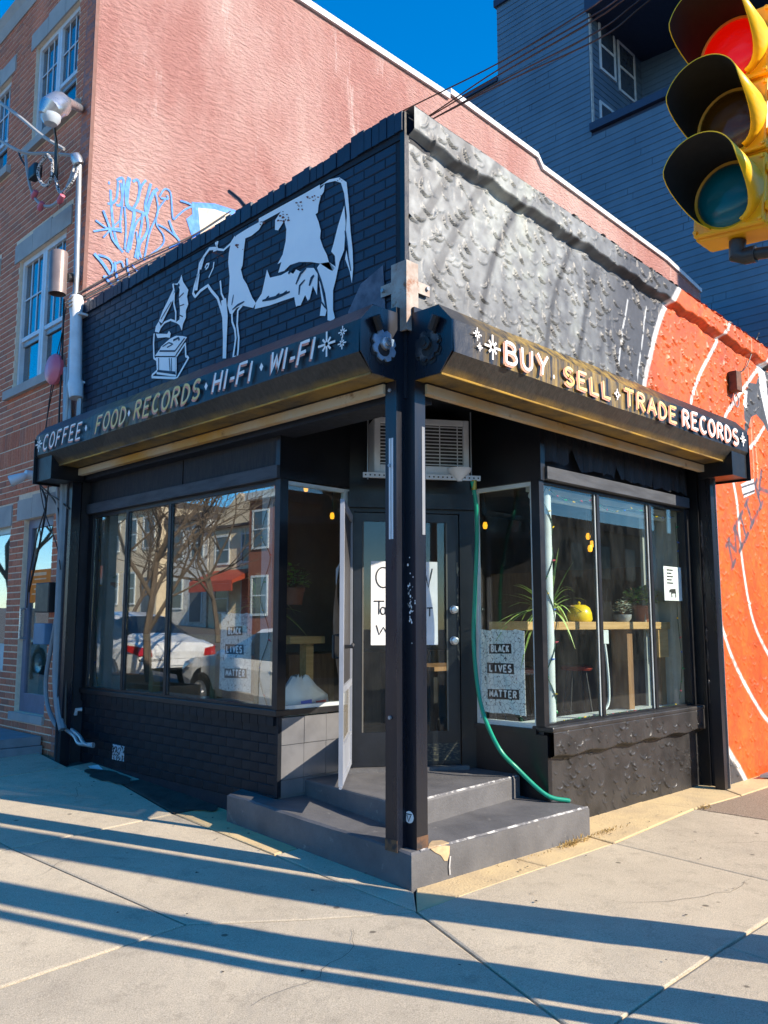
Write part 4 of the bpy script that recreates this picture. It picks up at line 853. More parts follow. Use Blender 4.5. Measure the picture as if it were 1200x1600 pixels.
obj('round_sticker', MB().lathe([(0, .003), (.036, .003), (.036, 0)], (.0195, -.004, .40), 20, (-1, 0, 0)), M_paper, post); obj('sticker_mark', MB().ribbon([(.0155, .012, .412), (.0155, -.003, .375), (.0155, -.02, .412)], .007, (-1, 0, 0), .002).ribbon([(.0155, .022, .418), (.0155, -.03, .418)], .006, (-1, 0, 0), .002), M_ink, post)
fl = MB(); random.seed(9)
for k in range(46):
    u, z = random.gauss(-.02, .018), 1.72+random.gauss(0, .11); r = random.uniform(.002, .008)
    fl.add([(.0185, u+r*math.cos(a), z+r*1.3*math.sin(a)) for a in (0, 1.2, 2.5, 3.8, 5)], [(0, 1, 2, 3, 4)])
stuff(obj('paint_flakes', fl, M_paper, post))
for zz in (1.0, 2.6, 3.1): obj('bolt', MB().lathe([(0, .012), (.012, .012), (.012, 0)], (-.066, .075, zz), 8, (-1, 0, 0)), M_conduit, post)

# ================================================================== brick neighbour with pink side wall
nb = thing('brick_building', 'three-storey red brick building with pink stuccoed side wall on the left', 'building')
M_brick = brick_mat('red_brick', [(.62, .185, .095), (.66, .215, .115), (.52, .15, .08), (.68, .25, .14), (.36, .15, .10), (.63, .195, .10)])
M_mort = MAT('brick_mortar', (.78, .62, .46), .95, (.66, .53, .40), 20, bs=100)
YN = 4.80
wins = [(5.25, 6.46, 7.52, 8.86), (5.30, 6.60, 4.40, 6.04), (7.25, 8.46, 7.52, 8.86), (7.36, 8.60, 4.40, 6.04)]
doorh = (5.26, 6.03, .62, 2.76); shopw = (6.42, 7.7, 1.05, 2.72)
holes = wins+[doorh, shopw]
lint = [(w_[0]-.14, w_[1]+.14, w_[3], w_[3]+.27) for w_ in wins]+[(5.0, 6.22, 2.76, 3.03), (6.38, 7.8, 2.72, 3.0)]
sills = [(w_[0]-.16, w_[1]+.16, w_[2]-.11, w_[2]) for w_ in wins]
allh = holes+lint+sills
mb = MB(); wall_rects(mb, .006, .26, YN+.004, 12, -.1, 9.72, holes); obj('front_wall', mb, M_mort, nb)
brick_wall(nb, 0, YN, 9.2, lambda y: .05*y, 9.55, allh, M_brick, 300, lambda s: abs(s[0]-5.0)*1.6+abs(s[1]-2.8)*.6, soldier=((3.45, 3.5), (3.62, 3.72)), depth=.012, J=.014, jit=.0015)
for i, (a, b, c, d) in enumerate(lint):
    n = 3; L = (b-a)/n
    for k in range(n): obj('lintel_stone', MB().box((-.012, a+L*k+.004, c+.004), (.10, a+L*(k+1)-.004, d-(0 if k == 1 else .03))), M_stone, nb)
for a, b, c, d in sills: obj('sill_stone', MB().box((-.055, a, c+.003), (.12, b, d-.002)), M_stone, nb)
def sash_window(parent, y0, y1, z0, z1, xf=.075, pair=2):
    w_ = (y1-y0)/pair
    for k in range(pair):
        a, b = y0+w_*k+.004, y0+w_*(k+1)-.004; zm = z0+(z1-z0)*.38
        o = obj('window', MB().box((xf-.03, a, z0), (xf+.03, a+.055, z1)).box((xf-.03, b-.055, z0), (xf+.03, b, z1)).box((xf-.03, a+.055, z1-.06), (xf+.03, b-.055, z1)).box((xf-.03, a+.055, z0), (xf+.03, b-.055, z0+.05)), M_pvc, parent)
        obj('meeting_rail', MB().box((xf-.022, a+.056, zm-.025), (xf+.02, b-.056, zm+.025)), M_pvc, o)
        obj('lower_rail', MB().box((xf+.0, a+.056, zm-.085), (xf+.02, b-.056, zm-.028)), M_conduit, o)
        for q in (1/3, 2/3): obj('muntin', MB().box((xf-.008, a+.056+(b-a-.112)*q-.008, zm+.026), (xf+.0, a+.056+(b-a-.112)*q+.008, z1-.061)), M_pvc, o)
        obj('muntin', MB().box((xf-.009, a+.056, (zm+z1)/2-.008), (xf-.001, b-.056, (zm+z1)/2+.008)), M_pvc, o)
        obj('pane', MB().box((xf+.004, a+.056, zm+.026), (xf+.009, b-.056, z1-.061)), M_glassUp, o); obj('pane', MB().box((xf+.024, a+.056, z0+.051), (xf+.029, b-.056, zm-.026)), M_glassUp, o)
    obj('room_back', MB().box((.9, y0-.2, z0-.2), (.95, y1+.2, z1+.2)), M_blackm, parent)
for w_ in wins: sash_window(nb, *w_)
obj('blind', MB().box((.13, 7.3, 8.25), (.14, 7.75, 8.6)), M_paper, nb)
# cornice
obj('cornice', MB().prism([(-.10, 0, 9.78), (.3, 0, 9.78), (.3, 0, 9.55), (-.015, 0, 9.55), (-.05, 0, 9.68)], (0, 7.2, 0)), M_stone, nb).location = (0, YN, 0)
# entrance door of the neighbour
y0, y1, z0, z1 = doorh; M_df = PLAIN('grey_door_metal', (.16, .17, .24), .4)
dr = obj('door', MB().box((.06, y0, z0), (.11, y0+.09, z1)).box((.06, y1-.09, z0), (.11, y1, z1)).box((.06, y0+.09, z1-.10), (.11, y1-.09, z1)).box((.06, y0+.09, z0), (.11, y1-.09, z0+.20)), M_df, nb)
obj('pane', MB().box((.08, y0+.09, z0+.2), (.086, y1-.09, z1-.1)), M_glassA, dr)
obj('handle', MB().tube([(.06, y1-.045, 1.75), (.0, y1-.045, 1.75), (.0, y1-.045, 1.42), (.06, y1-.045, 1.42)], .014, 8), M_alu, dr)
obj('door_sill', MB().box((-.03, y0-.03, z0-.09), (.2, y1+.08, z0-.004)), M_stone, nb)
obj('entry_back_wall', MB().box((1.2, 4.9, .3), (1.25, 8, 3)), M_inwall, nb)
y0, y1, z0, z1 = shopw
sw_ = obj('shop_window', MB().box((.05, y0, z0), (.1, y0+.06, z1)).box((.05, y1-.06, z0), (.1, y1, z1)).box((.05, y0+.06, z1-.07), (.1, y1-.06, z1)).box((.05, y0+.06, z0), (.1, y1-.06, z0+.3)), PLAIN('pale_teal_frame', (.45, .55, .58), .4), nb)
obj('pane', MB().box((.07, y0+.06, z0+.3), (.076, y1-.06, z1-.07)), M_glassA, sw_)
# doorstep slab
stoop = tag(obj('doorstep', MB().box((-.75, 5.18, .20), (-.03, 7.0, .33)).box((-.72, 5.22, .335), (-.03, 7.0, .42)), PLAIN('blue_grey_slab', (.24, .25, .27), .8, bs=60)), 'low blue-grey stone doorstep before the brick building glass door', 'doorstep')
# pink side wall
def stretch_noise_mat():
    m, t, p = nodes('pink_stucco'); v0 = coords(t); mp = t.nodes.new('ShaderNodeMapping'); mp.inputs['Rotation'].default_value = (0, R(28), 0); mp.inputs['Scale'].default_value = (6, 6, 17)
    t.links.new(v0, mp.inputs[0]); n = noise(t, mp.outputs[0], 1.6, 7, .62); big = noise(t, coords(t, (1, 1, .45)), .55, 6, .65); fine = noise(t, v0, 90, 4)
    c = mixc(t, ramp(t, n, .35, .7), (.49, .245, .215), (.39, .185, .165)); c = mixc(t, ramp(t, big, .40, .66), c, (.60, .40, .36)); c = mixc(t, ramp(t, noise(t, coords(t, (1.4, 1, .25)), 1.5, 8, .75), .60, .76), c, (.74, .61, .57))
    t.links.new(c, p.inputs['Base Color']); p.inputs['Roughness'].default_value = .9; p.inputs['Specular IOR Level'].default_value = .2
    mm = nd(t, 'Math', operation='ADD'); sc = nd(t, 'Math', operation='MULTIPLY'); sc.inputs[1].default_value = .35; t.links.new(fine, sc.inputs[0]); t.links.new(n, mm.inputs[0]); t.links.new(sc.outputs[0], mm.inputs[1])
    bump(t, p, mm.outputs[0], 1.0, .06); return m
M_pink = stretch_noise_mat()
tp = [PB(x, y, YN) for x, y in ((700,156),(838,250),(846,266),(1040,408),(1094,458))]
z_a = PB(480, 8, YN).z
topl = [(0, z_a-.05), (tp[0].x, tp[0].z), (tp[0].x+.02, tp[0].z+.10), (tp[1].x, tp[1].z+.03), (tp[2].x, tp[2].z), (tp[3].x, tp[3].z), (tp[4].x, tp[4].z)]
poly = [(0, YN, .0)]+[(tp[4].x, YN, .0)]+[(x, YN, z) for x, z in reversed(topl)]
obj('side_wall', MB().prism(poly, (0, .25, 0)), M_pink, nb)
for (xa, za), (xb_, zb) in zip(topl[:-1], topl[1:]):
    if xb_-xa < .1: continue
    obj('white_coping', MB().prism([(xa, YN-.05, za+.002), (xb_, YN-.05, zb+.002), (xb_, YN-.05, zb+.10), (xa, YN-.05, za+.10)], (0, .35, 0)), M_pvc, nb)
obj('dark_capping', MB().prism([(tp[3].x+1.0, YN+.3, 8.6), (tp[4].x+.35, YN+.3, 8.6), (tp[4].x+.35, YN+.3, tp[4].z+.30), (tp[3].x+1.0, YN+.3, tp[4].z+.42)], (0, 1, 0)), PLAIN('dark_brown_cap', (.10, .07, .06), .7), nb)
obj('corner_trim', MB().box((-.014, YN-.012, 0.2), (.03, YN+.004, 9.6)), PLAIN('corner_trim_brown', (.17, .07, .055), .7), nb)
obj('roof', MB().box((.2, YN+.2, 9.2), (tp[4].x, 16, 9.3)), M_dirt, nb); obj('back_wall', MB().box((.3, 15.9, 0), (tp[4].x, 16, 9.3)), M_mort, nb); obj('end_wall', MB().box((tp[4].x-.2, YN+.25, 0), (tp[4].x, 16, 9.0)), M_mort, nb)
# spray-painted tags on the pink wall
M_tag = MAT('blue_spray_paint', (.045, .19, .62), .7, (.10, .30, .75), 16, bs=60)
gt = lambda pts: [PB(140+x/4.615, 260+y/4.615, YN) for x, y in pts]
strokes = [([(140,110),(140,130)],.035),([(150,170),(155,270),(170,430),(200,560),(240,620)],.05),([(130,270),(165,265),(195,225),(205,110)],.045),([(195,100),(235,85),(245,140),(225,270),(190,280)],.05),([(225,120),(235,260),(220,400),(225,480)],.04),
 ([(285,80),(265,160),(268,280),(300,310),(320,330),(310,420),(270,620)],.07),([(290,90),(275,200),(285,290),(400,340)],.045),([(310,110),(345,100),(360,160),(340,260),(300,320)],.05),([(405,100),(370,150),(345,260)],.045),([(440,125),(420,200),(400,290),(420,430),(400,500),(360,560),(345,670)],.055),
 ([(490,165),(460,190),(430,260),(410,340)],.07),([(440,250),(400,340),(330,420),(290,600)],.04),([(250,290),(260,450),(250,600)],.035),([(380,340),(370,440),(325,660)],.045),([(335,470),(345,560),(370,660)],.03),([(470,180),(490,330),(430,480),(390,680)],.035),
 ([(500,220),(540,165),(580,190),(590,280),(600,380),(640,350),(690,310),(735,290)],.035),([(510,230),(560,235),(555,210)],.04),([(550,230),(490,320),(480,420),(530,500),(520,570),(420,650)],.03),([(570,390),(600,470),(645,540)],.05),([(490,420),(560,460),(645,545),(570,590)],.035),
 ([(40,390),(130,450),(230,470)],.035),([(95,320),(140,440),(160,520),(210,590)],.045),([(25,470),(120,455),(230,450)],.035),([(95,515),(160,445),(230,380)],.03),([(650,250),(700,265),(740,285)],.04),
 ([(30,630),(90,700),(150,790)],.06),([(60,640),(130,665),(165,720),(145,790),(95,800)],.04),([(180,690),(185,760),(205,850)],.045),([(190,700),(225,690),(245,740)],.035),([(265,665),(270,740),(285,800)],.035),([(95,790),(150,850),(180,880)],.05),([(300,710),(340,760)],.03),([(370,740),(410,735)],.04)]
gm = 0
for st_, wd in strokes:
    mb = MB().ribbon(gt(smooth_pl(st_, 5)), wd*.58, (0, -1, 0), .004+.0004*gm); gm += 1; obj('graffiti_stroke', mb, M_tag, nb)
for st_, wd in (([(738,268),(900,275),(1060,325),(1040,345),(900,305),(780,300),(795,480),(770,500),(740,505)], .0),):
    mb = MB(); cpoly(mb, [p+Vector((0, -.006, 0)) for p in gt([(735,258),(900,268),(1060,320),(1030,350),(900,310),(782,298),(798,490),(740,520),(695,380),(740,345)])]); obj('graffiti_block', mb, M_tag, nb)
mb = MB(); cpoly(mb, [p+Vector((0, -.004, 0)) for p in gt([(782,296),(900,308),(1035,350),(960,390),(795,490)])]); obj('graffiti_fill', mb, MAT('cream_spray_paint', (.70, .62, .50), .8), nb)

# ------------------------------------------------------------------ things on and by the brick front
spout = thing('downspout', 'white plastic capped pipe on the brick wall beside the cow wall', 'pipe')
ps = [PA(119, 470, -.09), PA(119, 495, -.09), PA(118.5, 560, -.09), PA(118, 592, -.09), PA(118, 600, -.09), PA(119, 622, -.09)]
obj('pipe_body', MB().tube([ps[0]+Vector((0,0,.05)), ps[0], ps[1], ps[2], ps[3], ps[4], ps[5]], [.066, .078, .062, .064, .064, .08, .07], 14), M_pvc, spout, True)
obj('lower_run', MB().tube([ps[5]+Vector((.04,0,0)), Vector((ps[5].x+.04, ps[5].y, 3.3))], .03, 8), M_conduit, spout)
for zz in (ps[1].z+.02, ps[4].z+.03): obj('strap', MB().box((-.1, ps[1].y-.09, zz-.012), (-.0, ps[1].y+.09, zz+.012)), M_pvc, spout)
mast = thing('service_mast', 'grey service conduit with weatherhead fixed near the pink wall corner', 'conduit')
q = PA(124, 258, -.07)
obj('conduit', MB().tube([q, (q.x, PA(120, 420, -.07).y, 5.3), (q.x, PA(118, 455, -.07).y, 5.05), (q.x, 4.92, 3.4)], .03, 10), M_conduit, mast, True)
obj('weatherhead', MB().lathe([(0, .09), (.05, .085), (.065, .04), (.06, -.03), (.035, -.04)], q+Vector((-.02, 0, .03)), 12, (-.35, .2, 1)), M_alu, mast, True)
def cable(path, r, mat, label, name='cable', group=None, n=5, cat='cable'):
    P = smooth_pl([tuple(p) for p in path], 6); return tag(obj(name, MB().tube(P, r, n), mat, None, True), label, cat, group)
M_cab = PLAIN('black_cable', (.012, .012, .013), .5); M_cabg = PLAIN('grey_cable', (.36, .36, .36), .5)
lampg = thing('street_light', 'grey cobra-head street light against the upper brick window', 'street light')
a, b = PA(98, 160, -.9), PA(128, 171, -.05); a = PA(99, 152, -.75)
obj('lamp_arm', MB().tube([PA(126, 170, -.02), PA(104, 158, -.6)], .045, 10), M_alu, lampg, True)
hd = (PA(70, 178, -1.0)-PA(100, 158, -.62)); c0 = PA(104, 158, -.6)
obj('lamp_head', MB().tube([c0, c0+Vector((-.05, .02, .0)), PA(92, 163, -.75), PA(78, 170, -.85), PA(68, 180, -.9)], [.05, .075, .12, .11, .05], 12), M_alu, lampg, True)
obj('lamp_lens', MB().lathe([(0, -.10), (.06, -.085), (.09, -.04), (.095, 0)], PA(80, 172, -.83)+Vector((0, 0, -.06)), 14), PLAIN('lamp_glass', (.5, .55, .6), .15), lampg, True)
fx0 = PA(93, 175, -.5); m0 = PA(90, 228, -.25)
for k, dx in enumerate((-.05, 0, .05)):
    cable([PA(76+k*5, 178, -.6), PA(82+k*3, 195, -.45)+Vector((0,dx,0)), PA(87+k, 225, -.3), PA(86+k*2, 262, -.25), PA(88, 285, -.2)], .012, M_cab, '%s of three black cables dropping from the street light' % ('left', 'middle', 'right')[k], 'cable', 'cables under the street light')
cable([PA(-5, 157, -.5), PA(30, 182, -.42), PA(66, 212, -.32), PA(100, 233, -.2)], .02, M_cabg, 'upper grey service cable reaching the wall from the left edge', 'service_cable')
cable([PA(-5, 216, -.5), PA(25, 234, -.42), PA(46, 240, -.3), PA(75, 240, -.2), PA(112, 243, -.08)], .02, M_cabg, 'lower grey service cable reaching the wall from the left edge', 'service_cable')
M_tw = MAT('twisted_cable_black_white', (.6, .6, .6), .5, (.02, .02, .02), 60, lo=.48, hi=.52)
cable([PA(75, 241, -.25), PA(62, 258, -.28), PA(60, 275, -.28), PA(70, 290, -.26), PA(80, 280, -.25), PA(82, 255, -.25), PA(76, 243, -.25)], .02, M_tw, 'looped black and white twisted cable on brick wall', 'cable_loop')
cable([PA(84, 250, -.22), PA(87, 275, -.22), PA(92, 298, -.2), PA(100, 300, -.2), PA(116, 278, -.15), PA(122, 262, -.1)], .02, M_tw, 'black and white twisted cable running to the weatherhead', 'cable')
cable([PA(40, 240, -.25), PA(43, 270, -.25), PA(50, 300, -.22), PA(62, 318, -.2), PA(80, 322, -.2), PA(95, 310, -.18), PA(108, 285, -.15), PA(118, 255, -.1)], .018, M_cabg, 'grey cable sagging lowest below the weatherhead', 'cable')
cable([PA(28, 235, -.25), PA(34, 250, -.25), PA(46, 268, -.22), PA(50, 275, -.22)], .012, M_cab, 'short black cable at the junction of the service wires', 'cable')
M_pinkp = PLAIN('pink_plastic', (.62, .14, .20), .45)
def splice(px, py, lab):
    p = PA(px, py, -.22); tag(obj('cable_connector', MB().lathe([(0, -.06), (.03, -.05), (.034, .03), (.02, .06), (0, .06)], p, 10, (0, .8, -.5)), M_pinkp, None, True), lab, 'connector')
splice(54, 304, 'pink splice cap left on the sagging grey cable'); splice(95, 311, 'pink splice cap right on the sagging grey cable'); splice(64, 322, 'pink splice cap lowest on the sagging grey cable')
tag(obj('splice_box', MB().box((-.3, PA(60, 272, -.25).y, PA(52, 282, -.25).z), (-.2, PA(50, 272, -.25).y, PA(52, 262, -.25).z)), M_blackm, bevel=.02), 'small black splice box hanging in the cable tangle', 'splice box')
wl = thing('wall_lamp', 'bronze cylinder wall lamp beside the second-floor brick window', 'lamp')
c = PA(91, 428, -.32); obj('lamp_shade', MB().lathe([(.0, .24), (.085, .24), (.09, .23), (.09, -.22), (.08, -.22), (.075, .1), (0, .1)], c, 20), MAT('bronze_paint', (.26, .20, .18), .4, (.20, .15, .135), 3, metal=.3), wl, True)
obj('bracket', MB().tube([c+Vector((.06, -.02, -.02)), PA(112, 434, -.01)], .05, 8), M_blackm, wl)
bell = thing('alarm_bell', 'round pink alarm bell box on brick wall under the window corner', 'alarm')
c = PA(89, 578, -.03); obj('bell_cover', MB().lathe([(.17, 0), (.175, .04), (.15, .075), (.08, .095), (0, .10)], c, 22, (-1, 0, 0)), MAT('pink_enamel', (.62, .17, .24), .35, (.55, .13, .2), 3), bell, True)
obj('wall_plate', MB().box((-.03, c.y-.14, c.z-.14), (-.002, c.y+.14, c.z+.14)), M_conduit, bell)
tag(obj('meter_box', MB().box((-.06, PA(80, 580, -.03).y, PA(77, 590, -.03).z), (-.002, PA(74, 580, -.03).y, PA(77, 573, -.03).z)), M_conduit, bevel=.008), 'tiny grey junction box just left of the pink bell', 'junction box')
for i, (pts, lab) in enumerate((([(100,468),(98,540),(96,580),(93,640),(92,672)], 'black cable running straight down past the pink bell'), ([(103,480),(92,560),(78,630),(66,700)], 'thin black cable slanting down to the shutter end'), ([(97,520),(84,580),(74,650),(70,690)], 'thinner slanting cable just behind the first one'))):
    cable([PA(x, y, -.04-.01*i) for x, y in pts], .011 if i == 0 else .006, M_cab, lab)
for i, (px, r, lab) in enumerate(((106, .035, 'thick grey conduit under the capped white pipe'), (112, .022, 'thin grey conduit beside the thick one under the white pipe'))):
    p0, p1 = PA(px-2, 575, -.05), PA(px, 650, -.05); tag(obj('wall_conduit', MB().tube([(-.05, p0.y, p0.z), (-.05, p1.y, 3.2)], r, 8), M_conduit, None, True), lab, 'conduit')
# two-head flood light and cable tangle under the left shutter end
fl_ = thing('flood_light', 'small white flood light under the left end of the shutter', 'lamp')
c = PA(46, 742, -.1); obj('mount', MB().lathe([(0, .05), (.05, .045), (.05, -.03), (.03, -.05)], c, 14, (-1, 0, 0)), M_pvc, fl_, True)
c2 = PA(33, 746, -.2); obj('head', MB().tube([c2+Vector((.05, 0, .03)), c2, c2+Vector((-.10, .05, -.05))], [.035, .05, .065], 10), M_pvc, fl_, True)
obj('lens', MB().lathe([(0, .004), (.05, .004), (.055, 0)], c2+Vector((-.102, .051, -.051)), 12, (-.8, .35, -.4)), PLAIN('lens_grey', (.3, .33, .35), .2), fl_)
for i, (pts, r) in enumerate((([(58,745),(66,765),(72,790),(62,850),(45,925)], .012), ([(64,760),(80,775),(92,800),(95,850),(97,900)], .010), ([(76,755),(72,790),(60,830),(46,900),(42,950)], .008), ([(70,770),(90,780),(108,795)], .009), ([(60,745),(70,800),(88,850),(95,890)], .006))):
    cable([PA(x, y, -.06-.015*i) for x, y in pts], r, M_cab, ('thickest cable falling across the neighbour glass door', 'cable curving right to the conduits below the shutter end', 'thin cable hanging down to the glass door handle', 'short cable running right under the shutter end', 'thinnest cable slanting right over the glass door')[i], 'cable', 'tangled cables left of the shop')
Mc2 = PLAIN('blue_grey_conduit', (.20, .24, .27), .5)
def pipe(pts, r, lab, mat=Mc2): return tag(obj('wall_conduit', MB().tube(smooth_pl([tuple(PA(x, y, -.05-r)) for x, y in pts], 5), r, 8), mat, None, True), lab, 'conduit')
pipe([(100,748),(98,830),(94,900),(90,1000),(88,1060),(92,1110),(98,1140)], .042, 'thick blue-grey conduit beside the left shop edge')
pipe([(106,748),(102,850),(92,940),(80,1010),(72,1060),(74,1100),(86,1130),(97,1138)], .024, 'bowed grey conduit curving left beside the glass door')
pipe([(90,752),(91,820),(95,880)], .020, 'short pale conduit above the bowed conduit', M_cabg)
pipe([(110,760),(106,900),(104,1000),(102,1140)], .016, 'thin dark conduit nearest the shop front', M_cab)
tag(obj('junction_box', MB().box((-.16, PA(90, 940, -.06).y, PA(80, 957, -.06).z), (-.06, PA(69, 940, -.06).y, PA(80, 911, -.06).z)), M_blackm, bevel=.01), 'black metal box on conduits beside the orange notice', 'junction box')
tag(obj('junction_box', MB().box((-.15, PA(82, 990, -.06).y, PA(75, 1007, -.06).z), (-.06, PA(65, 990, -.06).y, PA(75, 974, -.06).z)), PLAIN('blue_box', (.10, .20, .32), .5), bevel=.01), 'blue-grey metal box below the black box on the conduits', 'junction box')
tag(obj('pipe_stub', MB().tube([(XA-.01, PA(122, 1110, .1).y, PA(122, 1109, .1).z), (XA-.06, PA(121, 1110, .1).y, PA(122, 1109, .1).z), (XA-.065, PA(120, 1112, .1).y, PA(120, 1117, .1).z)], .02, 8), M_pvc, None, True), 'short white elbow pipe on the black base wall', 'pipe')
for k in range(2):
    tag(obj('ground_pipe', MB().tube(smooth_pl([tuple(PA(103+k*9, 1140, -.05)), tuple(PA(116+k*8, 1150, -.08)), tuple(PA(124+k*8, 1162, -.12)), tuple(PA(146, 1163+k*3, -.1))], 5), .018, 8), M_conduit, None, True), ('lower' if k == 0 else 'upper')+' of two bent grey pipes at the foot of the shop corner', 'pipe')
# orange notice on the neighbour glass door
nt_ = thing('orange_notice', 'orange paper notice taped inside the neighbour glass door', 'notice')
p0, p1 = PA(44, 942, .074), PA(80, 888, .074); M_or = PLAIN('orange_paper', (.90, .22, .01), .7)
obj('paper', MB().box((.0755, p0.y, p0.z), (.0785, p1.y, p1.z)), M_or, nt_)
mb = MB()
for k in range(5): mb.ribbon([(.0745, p1.y+(p0.y-p1.y)*.2, p1.z-.05-.055*k), (.0745, p1.y+(p0.y-p1.y)*(.75 if k % 2 else .85), p1.z-.05-.055*k)], .015 if k else .035, (-1, 0, 0), .001)
obj('print', mb, PLAIN('pale_print', (.95, .55, .3), .7), nt_)

# ================================================================== blue sided building behind
X0 = 17.0
bl = thing('blue_building', 'tall blue lap-sided apartment building behind the pink wall', 'building')
M_blue = MAT('blue_siding', (.10, .165, .235), .5, (.078, .13, .19), .8, stretch=(1, 1, .6), bs=40, bstr=.1); M_bluet = PLAIN('blue_trim', (.02, .03, .07), .5); M_sid2 = MAT('grey_siding', (.50, .50, .48), .6)
yl, yr = PA(777, 60, X0).y, 1.0; yrec = PA(922, 120, X0).y; zled = PA(922, 208, X0).z; ztop = PA(777, 12, X0).z; ylow = PA(700, 160, X0).y; zlow = PA(777, 127, X0).z
BW = .20
z = 4.0
while z < ztop:
    z1 = min(z+BW, ztop)
    a, b = (yr, yl) if z1 < zled else (yrec, yl)
    if z1 < zlow: b = ylow
    js = [a, b] if b-a < 4 else [a]+sorted(random.uniform(a+1, b-1) for _ in range(2))+[b]
    for ja, jb_ in zip(js[:-1], js[1:]):
        w0 = random.uniform(-.003, .003); obj('siding_board', MB().prism([(X0-.022+w0, ja+.006, z), (X0, ja+.006, z), (X0, ja+.006, z1+.02), (X0-.004, ja+.006, z1+.02)], (0, jb_-ja-.012, 0)), M_blue, bl)
    z += BW
obj('core_wall', MB().box((X0+.005, yr, 0), (X0+.4, yrec, zled-.03)).box((X0+.005, yrec, 0), (X0+.4, ylow, zlow-.02)).box((X0+.005, yrec, zlow-.02), (X0+.4, yl, ztop)), M_bluet, bl)
obj('core_wall', MB().box((X0+.005, yl-.3, 0), (X0+8, yl, ztop)), M_blue, bl)
obj('parapet_trim', MB().box((X0-.10, yrec, ztop), (X0+.5, yl+.06, ztop+.25)), M_bluet, bl); obj('parapet_trim', MB().box((X0-.08, yl+.01, zlow-.02), (X0+.5, ylow, zlow+.14)), M_bluet, bl)
obj('ledge', MB().box((X0-.14, yr, zled-.02), (X0+.3, yrec+.0, zled+.22)), M_bluet, bl)
xb1 = PB(1003, 150, yrec).x
z = zled+.22
while z < ztop+3:
    obj('siding_board', MB().prism([(X0-.004, yrec-.022, z), (X0-.004, yrec, z), (X0-.004, yrec, z+BW+.02), (X0-.004, yrec-.004, z+BW+.02)], (xb1-X0, 0, 0)), M_sid2 if False else M_blue, bl)
    obj('siding_board', MB().prism([(xb1-.022, yr, z), (xb1, yr, z), (xb1, yr, z+BW+.02), (xb1-.004, yr, z+BW+.02)], (0, yrec-yr, 0)), M_blue, bl); z += BW
obj('balcony_floor', MB().box((X0+.3, yr, zled+.0), (xb1, yrec-.03, zled+.1)), M_bluet, bl)
obj('corner_board', MB().box((X0-.03, yrec-.05, zled+.2), (X0+.09, yrec-.023, ztop)), M_sid2, bl)
def bwin(x0, x1, z0, z1):
    f = obj('window', MB().box((x0, yrec-.06, z0), (x0+.09, yrec-.024, z1)).box((x1-.09, yrec-.06, z0), (x1, yrec-.024, z1)).box((x0+.09, yrec-.06, z1-.09), (x1-.09, yrec-.024, z1)).box((x0+.09, yrec-.06, z0), (x1-.09, yrec-.024, z0+.09)).box((x0+.09, yrec-.055, (z0+z1)/2-.04), (x1-.09, yrec-.024, (z0+z1)/2+.04)), M_pvc, bl)
    obj('pane', MB().box((x0+.09, yrec-.04, z0+.09), (x1-.09, yrec-.03, z1-.09)), PLAIN('dark_pane', (.05, .07, .10), .05, spec=.8) if 'dark_pane' not in bpy.data.materials else bpy.data.materials['dark_pane'], f)
for (xa, xz_, za, zb) in ((936, 958, 112, 48), (966, 989, 150, 78)):
    p, q = PB(xa, za, yrec), PB(xz_, zb, yrec); bwin(p.x, q.x, PB((xa+xz_)/2, (za+zb)/2+38, yrec).z, PB((xa+xz_)/2, (za+zb)/2-38, yrec).z)
p = PB(936, 190, yrec); q = PB(960, 170, yrec); bwin(p.x, q.x, zled+.1, PB(946, 166, yrec).z)
# upper roof overhang and balconies, in the sun above the recess
zo = PA(935, 20, X0).z
obj('roof_overhang', MB().prism([(X0-.2, yrec+.0, zo+.15), (X0-.2, yrec-.9, zo+.15), (X0+.9, yrec-3.2, zo-.2), (xb1, yr, zo-.4), (xb1, yrec-.05, zo+.15)], (0, 0, .4)), M_bluet, bl)
for k in range(3): obj('railing', MB().box((X0-.1, yrec-.35-.3*k, zo+.6), (X0+.9, yrec-.31-.3*k, zo+.66)), M_pvc, bl)
# right tower with windows behind the signal
obj('front_bay', MB().box((X0+2.2, yr-8, 0), (X0+6, yr-.05, ztop+2)), M_bluet, bl)

# overhead wires
wy = [((690,168),(780,108),(925,25),(975,-8)), ((700,165),(800,105),(930,30),(985,-8)), ((660,158),(780,98),(910,20),(950,-8)), ((690,178),(800,118),(935,48),(1010,-8)), ((672,188),(790,128),(940,58),(1020,-4))]
for i, wv in enumerate(wy):
    P = [PD(x, y, d) for (x, y), d in zip(wv, (11.5, 10.4, 9.0, 8.4))]; P = [P[0]+(P[0]-P[1])*.6]+P+[P[-1]+(P[-1]-P[-2])*3]
    cable(P, .010, M_cab, 'thin black overhead wire, %s of five crossing the sky before the blue building' % ('second from top', 'middle', 'topmost', 'second from bottom', 'lowest')[i], 'overhead_wire', 'overhead wires', 5, 'wire')
for i, wv in enumerate((((104,470),(140,448),(220,405),(300,368),(360,330)), ((104,476),(150,452),(240,405),(330,360)), ((104,482),(140,462),(230,418)))):
    cable([PB(x, y, 4.72) for x, y in wv], .009, M_cab, 'thin black wire over the parapet along the pink wall, %s' % ('longest of three', 'middle of three', 'shortest of three')[i], 'wall_wire', 'wires over the parapet', 5, 'wire')

